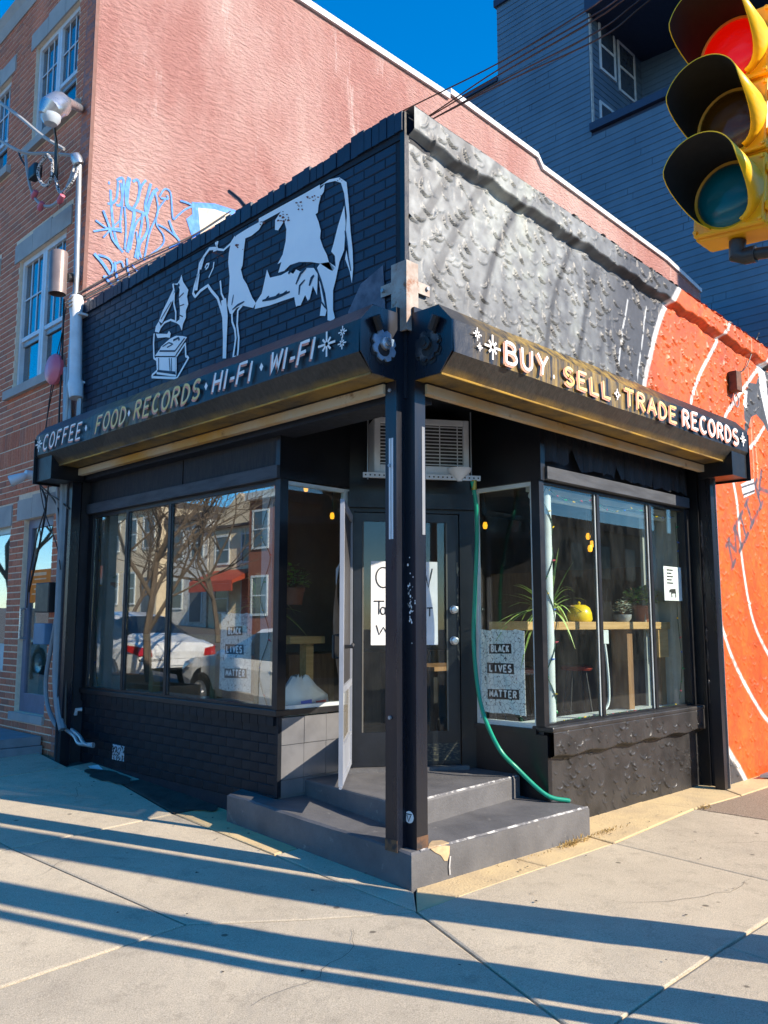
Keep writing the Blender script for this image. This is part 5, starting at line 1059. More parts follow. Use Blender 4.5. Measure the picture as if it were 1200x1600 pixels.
# ================================================================== traffic signal
ts = thing('traffic_signal', 'yellow traffic signal with red lamp lit hanging close at upper right', 'traffic light')
M_ty = MAT('signal_yellow', (.98, .47, .004), .42, (.85, .39, .004), 3, bs=30, bstr=.1, c3=(.25, .13, .01), s3=40, lo3=.72, hi3=.78); M_tb = PLAIN('visor_black', (.008, .008, .009), .7)
m, t, p = nodes('visor_paint'); ge = nd(t, 'NewGeometry'); t.links.new(mixc(t, ge.outputs['Backfacing'], (.98, .56, .012), (.008, .008, .008)), p.inputs['Base Color']); p.inputs['Roughness'].default_value = .4; M_vis = m
tc = CAM+ray(1146, 196)*4.72
o = ts; ts.location = tc; ts.rotation_euler = (R(5), 0, 0)
SEC = .352
def lens_mat(name, c, em):
    m, t, p = nodes(name); p.inputs['Base Color'].default_value = (*c, 1); p.inputs['Roughness'].default_value = .12
    wv = nd(t, 'TexChecker', Scale=140.); bump(t, p, wv.outputs['Fac'], .25, .004)
    if em: p.inputs['Emission Color'].default_value = (1, .004, .0, 1); p.inputs['Emission Strength'].default_value = em
    return m
LM = [lens_mat('green_lens', (.0, .11, .13), 0), lens_mat('amber_lens', (.10, .035, .003), 0), lens_mat('red_lens', (.4, .003, .002), .28)]
for k in range(3):
    zc_ = (k-1)*SEC
    obj('housing_section', MB().box((.0, -.175, zc_-SEC/2+.003), (.19, .175, zc_+SEC/2-.003)), M_ty, ts, bevel=.02)
    obj('section_door', MB().box((-.03, -.168, zc_-SEC/2+.01), (.0, .168, zc_+SEC/2-.01)), M_ty, ts, bevel=.012)
    ln = MB(); prof_ = [(.151, -.026)]+[(.15*math.cos(a), -.026-.045*math.sin(a)) for a in np.linspace(.05, 1.57, 8)]
    ln.lathe([(r, -h) for r, h in prof_], (0, 0, zc_), 28, (-1, 0, 0)); obj('lens', ln, LM[k], ts, True)
    obj('lens_ring', MB().lathe([(.150, .03), (.160, .036), (.168, .03)], (0, 0, zc_), 32, (-1, 0, 0)), M_ty, ts, True)
    # cut-away visor: long above, short at the sides, open below
    vz = MB(); n = 40; A0, A1 = R(-62), R(242)
    inner = []; outer = []
    for i in range(n+1):
        a = A0+(A1-A0)*i/n; s_ = min(1, max(0, (math.sin(a)+.88)/1.15)); L = .055+.265*(s_*s_*(3-2*s_))
        inner.append((-.03, .166*math.cos(a), zc_+.166*math.sin(a))); outer.append((-.03-L, .170*math.cos(a), zc_+.170*math.sin(a)))
    vz.add(inner+outer, [(i, n+1+i, n+2+i, i+1) for i in range(n)])
    o = obj('visor', vz, M_vis, ts, True); sol = o.modifiers.new('s', 'SOLIDIFY'); sol.thickness = .004
    vz2 = MB().add([(x, y*.972, zc_+(z-zc_)*.972) for x, y, z in inner+outer], [(i, i+1, n+2+i, n+1+i) for i in range(n)]); obj('visor_lining', vz2, M_tb, ts, True)
    for sy in (-1, 1):
        for sz in (-1, 1): obj('screw', MB().lathe([(0, .016), (.010, .014), (.010, 0)], (-.03, sy*.152, zc_+sz*.145), 8, (-1, 0, 0)), M_ty, ts)
    for sz in (-.09, .09): obj('hinge_lug', MB().box((-.035, -.195, zc_+sz-.02), (.02, -.17, zc_+sz+.02)), M_ty, ts, bevel=.006)
    obj('latch', MB().box((-.035, .17, zc_-.05), (.01, .192, zc_-.02)), M_ty, ts, bevel=.005)
M_bp = PLAIN('dark_brown_pipe', (.03, .025, .022), .45)
obj('bracket_elbow', MB().tube([(.09, 0, -SEC*1.5-.005), (.09, 0, -SEC*1.5-.075), (.09, -.04, -SEC*1.5-.085), (.09, -.09, -SEC*1.5-.085)], .04, 12), M_bp, ts, True)
obj('bracket_arm', MB().tube([(.09, -.08, -SEC*1.5-.085), (.2, -.5, -SEC*1.5-.08), (.21-tc.x-.02, -3.27-tc.y, -SEC*1.5-.06)], .028, 10), M_bp, ts, True)

# small junction box with dangling wires high on the orange wall
jb = thing('wall_junction_box', 'rusty brown junction box with dangling wire on the orange wall', 'junction box')
p = PB(1147, 597, -.05); obj('box', MB().box((p.x-.07, -.11, p.z-.11), (p.x+.07, -.015, p.z+.11)), MAT('rust_box', (.16, .06, .03), .7, (.06, .03, .02), 9), jb, bevel=.008)
obj('wire', MB().tube(smooth_pl([(p.x, -.06, p.z-.11), (p.x+.05, -.07, p.z-.2), (p.x+.02, -.06, p.z-.28), (p.x-.03, -.05, p.z-.2), (p.x+.01, -.05, p.z-.12)], 6), .008, 5), M_cabg, jb)
obj('wire', MB().tube(smooth_pl([(p.x+.02, -.05, p.z+.11), tuple(PB(1165, 575, -.04)), tuple(PB(1180, 535, -.04)), tuple(PB(1186, 520, -.07))], 6), .007, 5), M_cab, jb)

# ================================================================== things at the entrance
def dpt(px, py, d):      # point seen at (px,py) on a plane parallel to the door wall, d metres in front of it
    r_ = ray(px, py); o = DL+DN*d; t_ = (o-CAM).dot(DN)/r_.dot(DN); return CAM+r_*t_
def dloc(p): return (p-DL).dot(DU)
ac = thing('air_conditioner', 'white window air conditioner above the entrance door', 'air conditioner')
u0, u1 = dloc(dpt(585, 700, .30)), dloc(dpt(733, 700, .30)); z0, z1 = dpt(700, 742, .30).z, dpt(700, 656, .30).z
obj('case', dbox(MB(), u0, u1, .02, .27, z0, z1), M_pvc, ac, bevel=.012)
fr = dbox(dbox(dbox(dbox(MB(), u0, u0+.05, .271, .30, z0, z1), u1-.05, u1, .271, .30, z0, z1), u0+.05, u1-.05, .271, .30, z1-.05, z1), u0+.05, u1-.05, .271, .30, z0, z0+.07)
obj('face_frame', fr, M_pvc, ac, bevel=.005); obj('coil', dbox(MB(), u0+.051, u1-.051, .272, .276, z0+.071, z1-.051), MAT('dark_coil', (.06, .058, .055), .6, (.015, .015, .015), 30, stretch=(1, 1, 4)), ac)
for k in range(12):
    zz = z0+.085+(z1-z0-.15)*k/11; obj('grille_bar', dbox(MB(), u0+.05, u1-.05, .284, .290, zz-.004, zz+.004), M_pvc, ac)
for k in range(5):
    uu = u0+.1+(u1-u0-.2)*k/4; obj('grille_bar', dbox(MB(), uu-.004, uu+.004, .2905, .295, z0+.07, z1-.05), M_pvc, ac)
rail = thing('support_rail', 'perforated white steel rail holding up the air conditioner', 'rail')
ua, ub = dloc(dpt(567, 744, .31)), dloc(dpt(750, 744, .31)); obj('rail', dbox(MB(), ua, ub, .302, .325, z0-.045, z0-.004), M_pvc, rail)
for k in range(26):
    uu = ua+.02+(ub-ua-.04)*k/25; obj('hole', dbox(MB(), uu-.006, uu+.006, .3255, .3265, z0-.031, z0-.019), M_ink, rail)
for uu in (ua+.04, u1+.012): 
    p = DL+DU*uu+DN*.312; obj('hanger_rod', MB().tube([(p.x, p.y, z0-.06), (p.x, p.y, 3.34)], .006, 6), M_conduit, rail)
tray = dpt(718, 738, .34); tag(obj('drain_funnel', MB().lathe([(.02, -.075), (.03, -.05), (.09, .0), (.10, .03), (.0, .03)], tray, 16, (0, 0, 1)), M_pvc, None, True), 'white plastic drain funnel at the air conditioner corner', 'funnel')
hz_ = [dpt(738, 752, .36), dpt(744, 790, .33), dpt(745, 850, .25), dpt(742, 930, .2), dpt(740, 1000, .2), dpt(746, 1070, .24), dpt(757, 1120, .32), dpt(780, 1170, .5)]
hz_ += [Vector((1.62, .36, .47)), Vector((1.72, .16, .28)), Vector((1.86, .04, .232))]
tag(obj('garden_hose', MB().tube(smooth_pl([tuple(p) for p in hz_], 8), .017, 10), M_hose, None, True), 'green garden hose hanging from the air conditioner down to the step', 'hose')
p = dpt(741, 760, .355); tag(obj('hose_fitting', MB().tube([p+Vector((0,0,.05)), p+Vector((0,0,-.03))], .022, 10), PLAIN('brass', (.42, .28, .05), .35, metal=.7), None, True), 'brass fitting at the top of the green hose', 'fitting')

# hand-written sign on the entrance door
sg = thing('paper_sign', 'hand-lettered white paper sign behind the entrance door glass', 'sign')
a, b = du(580), du(684); zz0, zz1 = dpt(600, 1008, -.012).z, dpt(600, 877, -.012).z
obj('paper', dbox(MB(), a, b, -.0125, -.0105, zz0, zz1), M_paper, sg)
def dgl(ch, px, py, w_, h_, wd=.010):
    q = dpt(px, py, -.0095); mb = MB(); glyph(mb, ch, (q.x, q.y, q.z), DU*w_, (0, 0, h_), DN, wd, .0012); obj('letter', mb, M_ink, sg)
dgl('O', 587, 918, .13, .17); dgl('T', 584, 960, .09, .11); dgl('a', 594, 960, .06, .10); dgl('W', 588, 992, .12, .08); dgl('V', 663, 918, .07, .16); dgl('T', 667, 963, .05, .07)

# posters
def poster(name, label, o, ex, ez, nrm, W, H_, flip=False):
    th = thing(name, label, 'poster'); o, ex, ez, nrm = Vector(o), Vector(ex).normalized(), Vector(ez), Vector(nrm)
    m, t, p = nodes('scribbled_paper_'+str(len(bpy.data.materials))); v = coords(t); vo = nd(t, 'TexVoronoi', Scale=22.); vo.feature = 'DISTANCE_TO_EDGE'; t.links.new(v, vo.inputs['Vector'])
    n1 = ramp(t, vo.outputs['Distance'], .03, .06); n2 = ramp(t, noise(t, v, 42, 3), .61, .64); c = mixc(t, n1, (.55, .57, .6), (.9, .91, .92)); c = mixc(t, n2, c, (.12, .12, .13)); t.links.new(c, p.inputs['Base Color']); p.inputs['Roughness'].default_value = .7
    pts = [(.0, .02), (.3, .0), (.6, .015), (1, .0), (.99, .5), (1.0, .98), (.8, 1.0), (.75, .985), (.3, 1.0), (.25, .98), (.02, 1.0), (.01, .5)]
    obj('sheet', MB().prism([o+ex*W*x+ez*H_*y for x, y in pts], nrm*.002), m, th)
    rs = random.Random(4)
    for txt, yc, hh, x0, x1, tilt in (('BLACK', .77, .12, .22, .72, -.01), ('LIVES', .535, .125, .17, .77, 0), ('MATTER', .235, .125, .17, .87, -.015)):
        pl = [(x0, yc-hh/2+tilt*.5), (x1, yc-hh/2-tilt*.5+(.0 if tilt else 0)), (x1-.01, yc+hh/2), (x0+.005, yc+hh/2+tilt)]
        obj('black_block', MB().prism([o+ex*W*x+ez*H_*y+nrm*.0025 for x, y in pl], nrm*.001), M_ink, th)
        n = len(txt); st_ = (x1-x0-.08)/n; p_ = x0+.04
        for ch in txt:
            mb = MB(); q = o+ex*W*(p_+st_*.14)+ez*H_*(yc-hh*.30)+nrm*.0038; glyph(mb, ch, q, ex*W*st_*.68, ez*H_*hh*.6, nrm, .009*W/.3, .0008); obj('letter', mb, M_paper, th); p_ += st_
    dm = MB()
    for k in range(16):
        x, y = rs.uniform(.05, .9), rs.uniform(.06, .94)
        if .15 < x < .85 and (abs(y-.77) < .09 or abs(y-.535) < .1 or abs(y-.235) < .1): continue
        dm = MB().ribbon([o+ex*W*(x+a_)+ez*H_*(y+b_)+nrm*.0026 for a_, b_ in ((0, 0), (.02, .02), (.035, .0), (.02, -.025))], .008, nrm, .0005); obj('ink_mark', dm, M_ink, th)
    return th
pa, pb = PA(343, 1082, XA+.02), PA(395, 955, XA+.02)
poster('wall_poster', 'Black Lives Matter poster behind the left shop window', (XA+.016, pa.y, PA(343, 1079, XA).z), (0, -1, 0), (0, 0, 1), (-1, 0, 0), pa.y-pb.y, PA(343, 958, XA).z-PA(343, 1079, XA).z)
qa, qb = onp(752, 1130, 0, XBR+.02), onp(823, 1130, 0, XBR+.02)
poster('wall_poster', 'Black Lives Matter poster beside the green hose', (XBR+.014, qa.y, onp(752, 1113, 0, XBR).z), (0, -1, 0), (0, 0, 1), (-1, 0, 0), qa.y-qb.y, onp(752, 983, 0, XBR).z-onp(752, 1113, 0, XBR).z)
nt2 = thing('window_notice', 'small white notice with cow drawing at the right shop window', 'notice')
p0, p1 = PB(1038, 938, YB+.02), PB(1063, 887, YB+.02); obj('paper', MB().box((p0.x, YB+.0145, p0.z), (p1.x, YB+.0165, p1.z)), M_paper, nt2)
for k in range(5):
    zz = p1.z-.035-.032*k; obj('text_line', MB().ribbon([(p0.x+.06, YB+.0145, zz), (p0.x+.06+(.1 if k % 2 else .13), YB+.0145, zz)], .013, (0, -1, 0), .001), M_ink, nt2)
zz = p0.z+.09; mb = MB(); xx = (p0.x+p1.x)/2
mb.ribbon([(xx-.05, YB+.0145, zz), (xx+.05, YB+.0145, zz+.005)], .045, (0, -1, 0), .001)
for dx in (-.045, -.03, .035, .05): mb.ribbon([(xx+dx, YB+.0145, zz), (xx+dx, YB+.0145, zz-.06)], .009, (0, -1, 0), .0011)
mb.ribbon([(xx-.05, YB+.0145, zz+.01), (xx-.085, YB+.0145, zz-.005)], .028, (0, -1, 0), .0012); obj('cow_drawing', mb, M_ink, nt2)

# ================================================================== inside the shop
ct = thing('window_counter', 'long pale wooden counter inside the right shop window', 'counter')
zc_ = 1.60; x_a, x_b = 1.84, 4.30
obj('top', MB().box((x_a, .38, zc_-.07), (x_b, .78, zc_)), M_wood, ct, bevel=.006)
for xx in (3.55, 4.2): obj('leg', MB().box((xx, .45, .4), (xx+.10, .62, zc_-.071)), M_wood2, ct)
obj('end_board', MB().box((x_b-.22, .40, zc_-.35), (x_b-.02, .43, zc_-.071)), M_wood, ct); obj('batten', MB().box((x_a+.02, .72, zc_-.16), (x_a+.14, .76, zc_-.071)), M_wood, ct)
kt = thing('kettle', 'yellow enamel kettle on the window counter', 'kettle'); kc = Vector((PB(905, 955, .52).x, .52, zc_+.001))
obj('body', MB().lathe([(0, 0), (.105, .0), (.118, .02), (.112, .08), (.095, .125), (.06, .15), (.0, .155)], kc, 22), M_yellow, kt, True); obj('knob', MB().lathe([(.008, .15), (.016, .17), (.0, .185)], kc, 10), M_yellow, kt, True)
obj('spout', MB().tube([kc+Vector((.09, 0, .06)), kc+Vector((.125, 0, .10)), kc+Vector((.135, 0, .14))], [.024, .017, .011], 8), M_yellow, kt, True); obj('grip', MB().tube([kc+Vector((-.09, 0, .13)), kc+Vector((-.13, 0, .14)), kc+Vector((-.14, 0, .135))], .009, 6), M_wood2, kt)
def leaf_blade(mb, base, d, L, w_, droop, n=7):
    side = Vector((-d.y, d.x, 0)).normalized() if abs(d.x)+abs(d.y) > 1e-4 else Vector((1, 0, 0)); A_ = []; B_ = []
    for i in range(n+1):
        t_ = i/n; p_ = base+d*L*t_+Vector((0, 0, -droop*t_*t_*L)); hw = w_*(math.sin(math.pi*min(1, .25+.75*t_))+.05)*.5; A_.append(p_+side*hw); B_.append(p_-side*hw)
    mb.add(A_+B_, [(i, i+1, n+2+i, n+1+i) for i in range(n)])
sp = thing('spider_plant', 'spiky spider plant on the counter behind the white post', 'plant'); bc = Vector((PB(857, 950, .50).x, .50, zc_)); random.seed(21)
obj('pot', MB().lathe([(0, 0), (.05, 0), (.065, .08), (.06, .09), (.0, .08)], bc, 16), M_framewhite, sp, True)
for k in range(52):
    an = random.uniform(0, 6.28); el = random.uniform(.1, 1.35); d = Vector((math.cos(an)*math.cos(el), .55*math.sin(an)*math.cos(el), math.sin(el))); mb = MB(); leaf_blade(mb, bc+Vector((0, 0, .08)), d, random.uniform(.42, .74)*(1.1 if el > 1.1 else 1), .026, random.uniform(.2, .9) if el < 1.1 else .1); obj('leaf', mb, M_leaf, sp)
def leafy(name, label, c, n, rad, h, lw, mat, pot=True, stem=.06):
    th = thing(name, label, 'plant'); c = Vector(c)
    if pot: obj('pot', MB().lathe([(0, 0), (.085, 0), (.105, .13), (.115, .132), (.115, .165), (.10, .165), (.095, .14), (0, .14)], c, 22), M_terra, th, True)
    z = .15 if pot else .07; cr = MB(); st_ = MB()
    for k in range(7):
        an = k*.9; e = c+Vector((rad*.6*math.cos(an), rad*.6*math.sin(an), z+h*random.uniform(.5, .9))); st_.tube([c+Vector((0, 0, z-.02)), (c+e)/2+Vector((0, 0, .05)), e], .006, 5)
    obj('stem', st_, M_wood2, th)
    for k in range(n):
        an = random.uniform(0, 6.28); rr_ = rad*random.random()**.5; pz = z+h*random.uniform(.2, 1)*(1.1-.5*rr_/rad); p_ = c+Vector((rr_*math.cos(an), rr_*math.sin(an)*.7, pz)); d = Vector((math.cos(an), math.sin(an), random.uniform(-.2, .9))).normalized(); leaf_blade(cr, p_, d, lw, lw*.65, .2, 4)
    stuff(obj('foliage', cr, mat, th)); return th
leafy('jade_plant', 'leafy jade plant in terracotta pot on the counter', (PB(1005, 940, .56).x, .56, zc_+.001), 420, .25, .24, .05, M_leaf2)
sc_ = leafy('pale_succulent', 'pale succulent in a glass bowl beside the terracotta pot', (PB(972, 950, .52).x, .52, zc_+.001), 130, .10, .16, .04, M_leafpale, False)
obj('bowl', MB().lathe([(0, 0), (.06, 0), (.085, .03), (.09, .07), (.083, .07), (.0, .06)], (PB(972, 950, .52).x, .52, zc_+.001), 18), PLAIN('smoky_glass', (.3, .32, .33), .1), sc_, True)
def stool(x, y, rot, lab):
    th = thing('bar_stool', lab, 'stool', group='bar stools at the counter'); Mr = bpy.data.materials.get('stool_red') or PLAIN('stool_red', (.30, .04, .025), .4)
    obj('seat', MB().lathe([(0, 1.14), (.15, 1.15), (.165, 1.13), (.15, 1.11), (0, 1.11)], (x, y, 0), 20), Mr, th, True)
    for k in range(4):
        a = rot+k*math.pi/2; obj('leg', MB().tube([(x+.10*math.cos(a), y+.10*math.sin(a), 1.11), (x+.2*math.cos(a), y+.2*math.sin(a), .4)], .012, 6), M_blackm, th)
    obj('foot_ring', MB().tube([(x+.165*math.cos(a), y+.165*math.sin(a), .68) for a in np.linspace(0, 6.283, 17)], .008, 5), M_blackm, th)
stool(2.3, 1.15, .3, 'red-seated bar stool behind the counter nearest the white post'); stool(3.05, 1.2, .7, 'red-seated bar stool behind the middle pane'); stool(3.75, 1.15, .1, 'red-seated bar stool behind the right pane')
tb = thing('cafe_table', 'brown wooden cafe table deep inside the shop', 'table'); obj('top', MB().box((2.4, 1.9, 1.12), (4.2, 2.6, 1.16)), M_wood2, tb)
for xx in (2.5, 4.05):
    for yy in (2.0, 2.45): obj('leg', MB().box((xx, yy, .4), (xx+.06, yy+.06, 1.119)), M_blackm, tb)
obj('shelf_unit', MB().box((6.0, 1.0, .4), (6.4, 4.0, 2.3)), M_wood2, shop)
for k in range(5): obj('record_bin', MB().box((1.2+k*.75, 3.6, .4), (1.85+k*.75, 4.2, 1.25)), M_wood2, shop)
# tube light fixture inside the right window and inner side board
tl_ = thing('tube_light', 'long white tube light fixture at the top of the right window', 'light'); obj('tube', MB().tube([(1.98, .42, 2.66), (4.32, .42, 2.66)], .03, 10), M_framewhite, tl_, True); obj('batten', MB().box((1.95, .39, 2.69), (4.35, .45, 2.74)), M_framewhite, tl_)
obj('window_return_board', MB().box((XB1-.10, YB+.06, .775), (XB1-.05, YB+.45, 2.75)), PLAIN('grey_green_board', (.35, .38, .36), .6), shop); obj('window_return_board', MB().box((4.02, .50, .775), (4.34, .53, 2.75)), bpy.data.materials['grey_green_board'], shop)
cable([(3.02, .40, zc_-.07), (3.04, .38, 1.3), (3.05, .37, 1.0), (3.0, .36, .85), (2.8, .34, .79)], .012, M_framewhite, 'white power cord hanging below the counter', 'hanging_cable')
tag(obj('power_outlet', MB().box((2.98, .37, zc_-.20), (3.08, .40, zc_-.075)), M_framewhite, bevel=.005), 'white power outlet box under the counter', 'outlet')
# coloured light strings
def string(path, lab, nb_, seed):
    th = thing('light_string', lab, 'light string'); P = smooth_pl([tuple(p) for p in path], 8); obj('wire', MB().tube(P, .004, 4), PLAIN('green_wire', (.01, .06, .035), .6) if 'green_wire' not in bpy.data.materials else bpy.data.materials['green_wire'], th)
    rs = random.Random(seed); cs = [(.8, .5, .02), (.02, .35, .12), (.7, .1, .15), (.05, .15, .6), (.8, .25, .02)]
    for k in range(nb_):
        q = Vector(P[int((k+.5)/nb_*(len(P)-1))]); c_ = cs[rs.randrange(5)]; nm = 'bulb_%.2f' % c_[0]; m_ = bpy.data.materials.get(nm) or PLAIN(nm, c_, .2); d = Vector((rs.uniform(-1, 1), rs.uniform(-1, 0), rs.uniform(-.6, .3))).normalized()
        obj('bulb', MB().tube([q, q+d*.012, q+d*.032], [.005, .008, .001], 6), m_, th)
w1 = [(2.03+.05*math.cos(a), .31-.05*abs(math.sin(a)), .82+.115*a) for a in np.arange(0, 17, .55)]
string(w1, 'light string wound round the white post in the right window', 14, 1)
string([(1.95, .24, 2.70), (2.25, .24, 2.62), (2.6, .24, 2.66), (3.0, .24, 2.60), (3.4, .24, 2.66), (3.8, .24, 2.62), (4.2, .24, 2.66)], 'coloured light string draped along the top of the right window', 16, 2)
string([(4.22, .24, 2.60), (4.24, .24, 2.2), (4.18, .24, 1.7), (4.23, .24, 1.2), (4.15, .24, .85)], 'coloured light string hanging at the right edge of the right window', 12, 3)
string([(2.0, .27, .79), (2.4, .26, .80), (2.8, .30, .79), (3.2, .25, .80), (3.7, .28, .79), (4.15, .26, .80)], 'coloured light string lying on the right window sill', 20, 4)
string([(XA+.05, YA1-.10, 2.6), (XA+.06, YA1-.13, 2.1), (XA+.05, YA1-.11, 1.6), (XA+.06, YA1-.14, 1.1), (XA+.06, YA1-.2, .93)], 'dark light string hanging at the far left window edge', 8, 5)
string([(XA+.06, YA0+.20, 2.6), (XA+.06, YA0+.32, 2.3), (XA+.06, YA0+.20, 2.1), (XA+.06, YA0+.32, 1.8), (XA+.06, YA0+.20, 1.5), (XA+.06, YA0+.32, 1.2), (XA+.06, YA0+.2, .93)], 'light string zigzagging on the white post of the left window', 8, 6)
# amber pendant bulbs
M_amb = PLAIN('amber_bulb', (1, .42, .02), .3, emis=.9)
for i, (px, py, dep, lab) in enumerate(((478, 763, 8.2, 'amber pendant bulb high in the left return window'), (519, 806, 8.6, 'amber pendant bulb lower in the left return window'), (758, 821, 8.2, 'amber pendant bulb behind the poster return window'), (919, 838, 8.6, 'amber pendant bulb upper one behind the kettle pane'), (925, 850, 8.4, 'amber pendant bulb middle one behind the kettle pane'), (922, 857, 8.3, 'amber pendant bulb lowest one behind the kettle pane'))):
    p = PD(px, py, dep); th = thing('pendant_bulb', lab, 'lamp', group='amber pendant bulbs'); obj('bulb', MB().lathe([(0, -.035), (.018, -.03), (.024, 0), (.016, .03), (.0, .035)], p, 10), M_amb, th, True); obj('cord', MB().tube([p+Vector((0, 0, .03)), (p.x, p.y, 3.3)], .003, 4), M_cab, th)
# left window contents
hp_ = leafy('hanging_plant', 'trailing plant in hanging terracotta pot at far left window', PA(172, 935, .42), 90, .16, .22, .05, M_leaf2); c = PA(172, 935, .42)
obj('hanger', MB().tube([c+Vector((0, -.09, .15)), c+Vector((0, 0, .7)), c+Vector((0, .09, .15))], .004, 4).tube([c+Vector((0, 0, .7)), (c.x, c.y, 3.3)], .004, 4), M_cab, hp_)
leafy('potted_plant', 'green potted plant on the counter seen through the left return window', PD(458, 945, 8.4), 120, .16, .25, .06, M_leaf)
dp = thing('dracaena', 'tall spiky dracaena inside the left shop window', 'plant'); bc = Vector((1.1, 3.0, .4))
obj('pot', MB().lathe([(0, 0), (.14, 0), (.18, .3), (.17, .3), (0, .28)], bc, 16), M_terra, dp, True); obj('trunk', MB().tube([bc+Vector((0, 0, .28)), bc+Vector((.03, 0, .9)), bc+Vector((.0, .02, 1.35))], .02, 6), M_wood2, dp)
for k in range(40):
    an = random.uniform(0, 6.28); el = random.uniform(.1, 1.3); d = Vector((math.cos(an)*math.cos(el), math.sin(an)*math.cos(el), math.sin(el))); mb = MB(); leaf_blade(mb, bc+Vector((0, .02, 1.33)), d, random.uniform(.3, .6), .03, random.uniform(.2, .9)); obj('leaf', mb, M_leaf, dp)
lc = thing('window_bench', 'wooden counter inside the left shop window', 'counter'); obj('top', MB().box((XA+.25, 1.66, 1.42), (XA+.62, 4.2, 1.48)), M_wood, lc, bevel=.005)
for yy in (1.70, 3.0, 4.1): obj('leg', MB().box((XA+.45, yy, .4), (XA+.53, yy+.08, 1.419)), M_wood, lc)
tag(obj('cup', MB().lathe([(0, 0), (.04, 0), (.045, .1), (.04, .1), (.036, .01)], (XA+.4, 2.45, 1.481), 14), M_framewhite, None, True), 'white paper cup on the left window counter', 'cup')
bg_ = thing('plastic_bag', 'white plastic shopping bag with blue and red print behind the return window', 'bag'); c = Vector((.52, 1.62, .905)); random.seed(8)
vv = []; nn = 18
for j, (rr_, h_) in enumerate(((.15, .0), (.20, .05), (.19, .12), (.13, .18), (.07, .23), (.03, .25))):
    for k in range(nn):
        a = k*2*math.pi/nn; q = rr_*(1+random.uniform(-.12, .12)); vv.append(c+Vector((q*math.cos(a)*1.3, .05+q*.55*math.sin(a), h_*(1+random.uniform(-.15, .15)))))
obj('bag', MB().add(vv, [(j*nn+k, j*nn+(k+1) % nn, (j+1)*nn+(k+1) % nn, (j+1)*nn+k) for j in range(5) for k in range(nn)]), M_paper, bg_, True)
obj('print', MB().ribbon([c+Vector((-.10, -.07, .05)), c+Vector((.0, -.085, .06))], .05, (0, -1, 0), .012), PLAIN('blue_print', (.03, .08, .5), .5), bg_); obj('print', MB().ribbon([c+Vector((.04, -.085, .05)), c+Vector((.16, -.07, .055))], .035, (0, -1, 0), .012), PLAIN('red_print', (.5, .03, .04), .5), bg_)

# ================================================================== ground details
rs = random.Random(12)
def weed(x, y, n, h, lab, sprd=.10):
    th = MB()
    for k in range(n):
        b = Vector((x+rs.gauss(0, sprd), y+rs.gauss(0, .018), GZ(x, y))); d = Vector((rs.uniform(-.6, .6), rs.uniform(-.8, .3), 1)).normalized(); leaf_blade(th, b, d, h*rs.uniform(.4, 1.1), .005, rs.uniform(.2, 1.2), 4)
    o = stuff(obj('dry_grass', th, M_straw)); return tag(o, lab, 'weeds')
weed(1.55, -.17, 130, .10, 'dry straw weeds tufted against the right step corner'); weed(1.95, -.15, 170, .06, 'flattened dry weeds spreading right of the step', .14); weed(3.42, -.3, 60, .07, 'small dry weeds at the edge of the aggregate patch', .05); weed(.9, -.16, 30, .03, 'sparse dry weeds along the front of the step', .2)
tag(obj('steel_plate', MB().prism([(5.15, -.1, .02), (6.8, -.04, .02), (6.8, -.55, .012), (5.6, -.5, .012)], (0, 0, .03)), PLAIN('grey_plate', (.16, .165, .19), .6)), 'grey steel plate on the pavement below the orange wall', 'plate')
tag(obj('leaf_litter', MB().add([(.02, 4.25, GZ(0, 4.25)+.012), (-.03, 4.1, GZ(0, 4.1)+.02), (.06, 4.02, GZ(0, 4.0)+.012), (.1, 4.2, GZ(0, 4.2)+.022)], [(0, 1, 2, 3)]), M_paper), 'crumpled white paper scrap at the foot of the left shop corner', 'litter')
def stain(cx, cy, rx, ry, lab):
    P = []
    for k in range(22):
        a = k*2*math.pi/22; q = 1+rs.uniform(-.18, .18); x, y = cx+rx*q*math.cos(a), cy+ry*q*math.sin(a); P.append((x, y, GZ(x, y)+.0095))
    mb = MB(); cpoly(mb, P); obj('damp_stain', mb, M_dirt, walk)
stain(-.02, 3.75, .12, .35, ''); stain(.05, 2.55, .16, .42, '')

rc = random.Random(31)
for (x, y, a, L) in ((-.95, 1.5, 2.2, .9), (.6, -1.0, -.4, 1.3), (2.3, -.9, -1.2, .9), (-.6, 3.2, 1.2, .8), (-1.6, -.6, .6, 1.1)):
    P = []; q = Vector((x, y))
    for k in range(14):
        P.append((q.x, q.y, GZ(q.x, q.y)+.0055)); a += rc.gauss(0, .35); q = q+Vector((math.cos(a), math.sin(a)))*L/14
    obj('crack', MB().ribbon(P, .0032, (0, 0, 1), .004, taper=True), M_joint, walk)
lm = MB()
for k in range(150):
    x, y = rc.uniform(-1.6, 3.4), rc.uniform(-2.2, 3.2)
    if x > -.1 and y > -.15: continue
    if rc.random() < .5: x, y = (rc.uniform(-.35, .0), rc.uniform(0, 4)) if rc.random() < .5 else (rc.uniform(0, 3.5), rc.uniform(-.36, -.14))
    r_ = rc.uniform(.004, .012); z = GZ(x, y)+.010; a = rc.uniform(0, 6)
    lm.add([(x+r_*math.cos(a+b)*rc.uniform(.6, 1.6), y+r_*math.sin(a+b), z+rc.uniform(0, .006)) for b in (0, 1.6, 3.1, 4.7)], [(0, 1, 2, 3)])
tag(stuff(obj('grit', lm, M_dirt)), 'scattered dark grit and leaf bits on the sidewalk', 'grit')

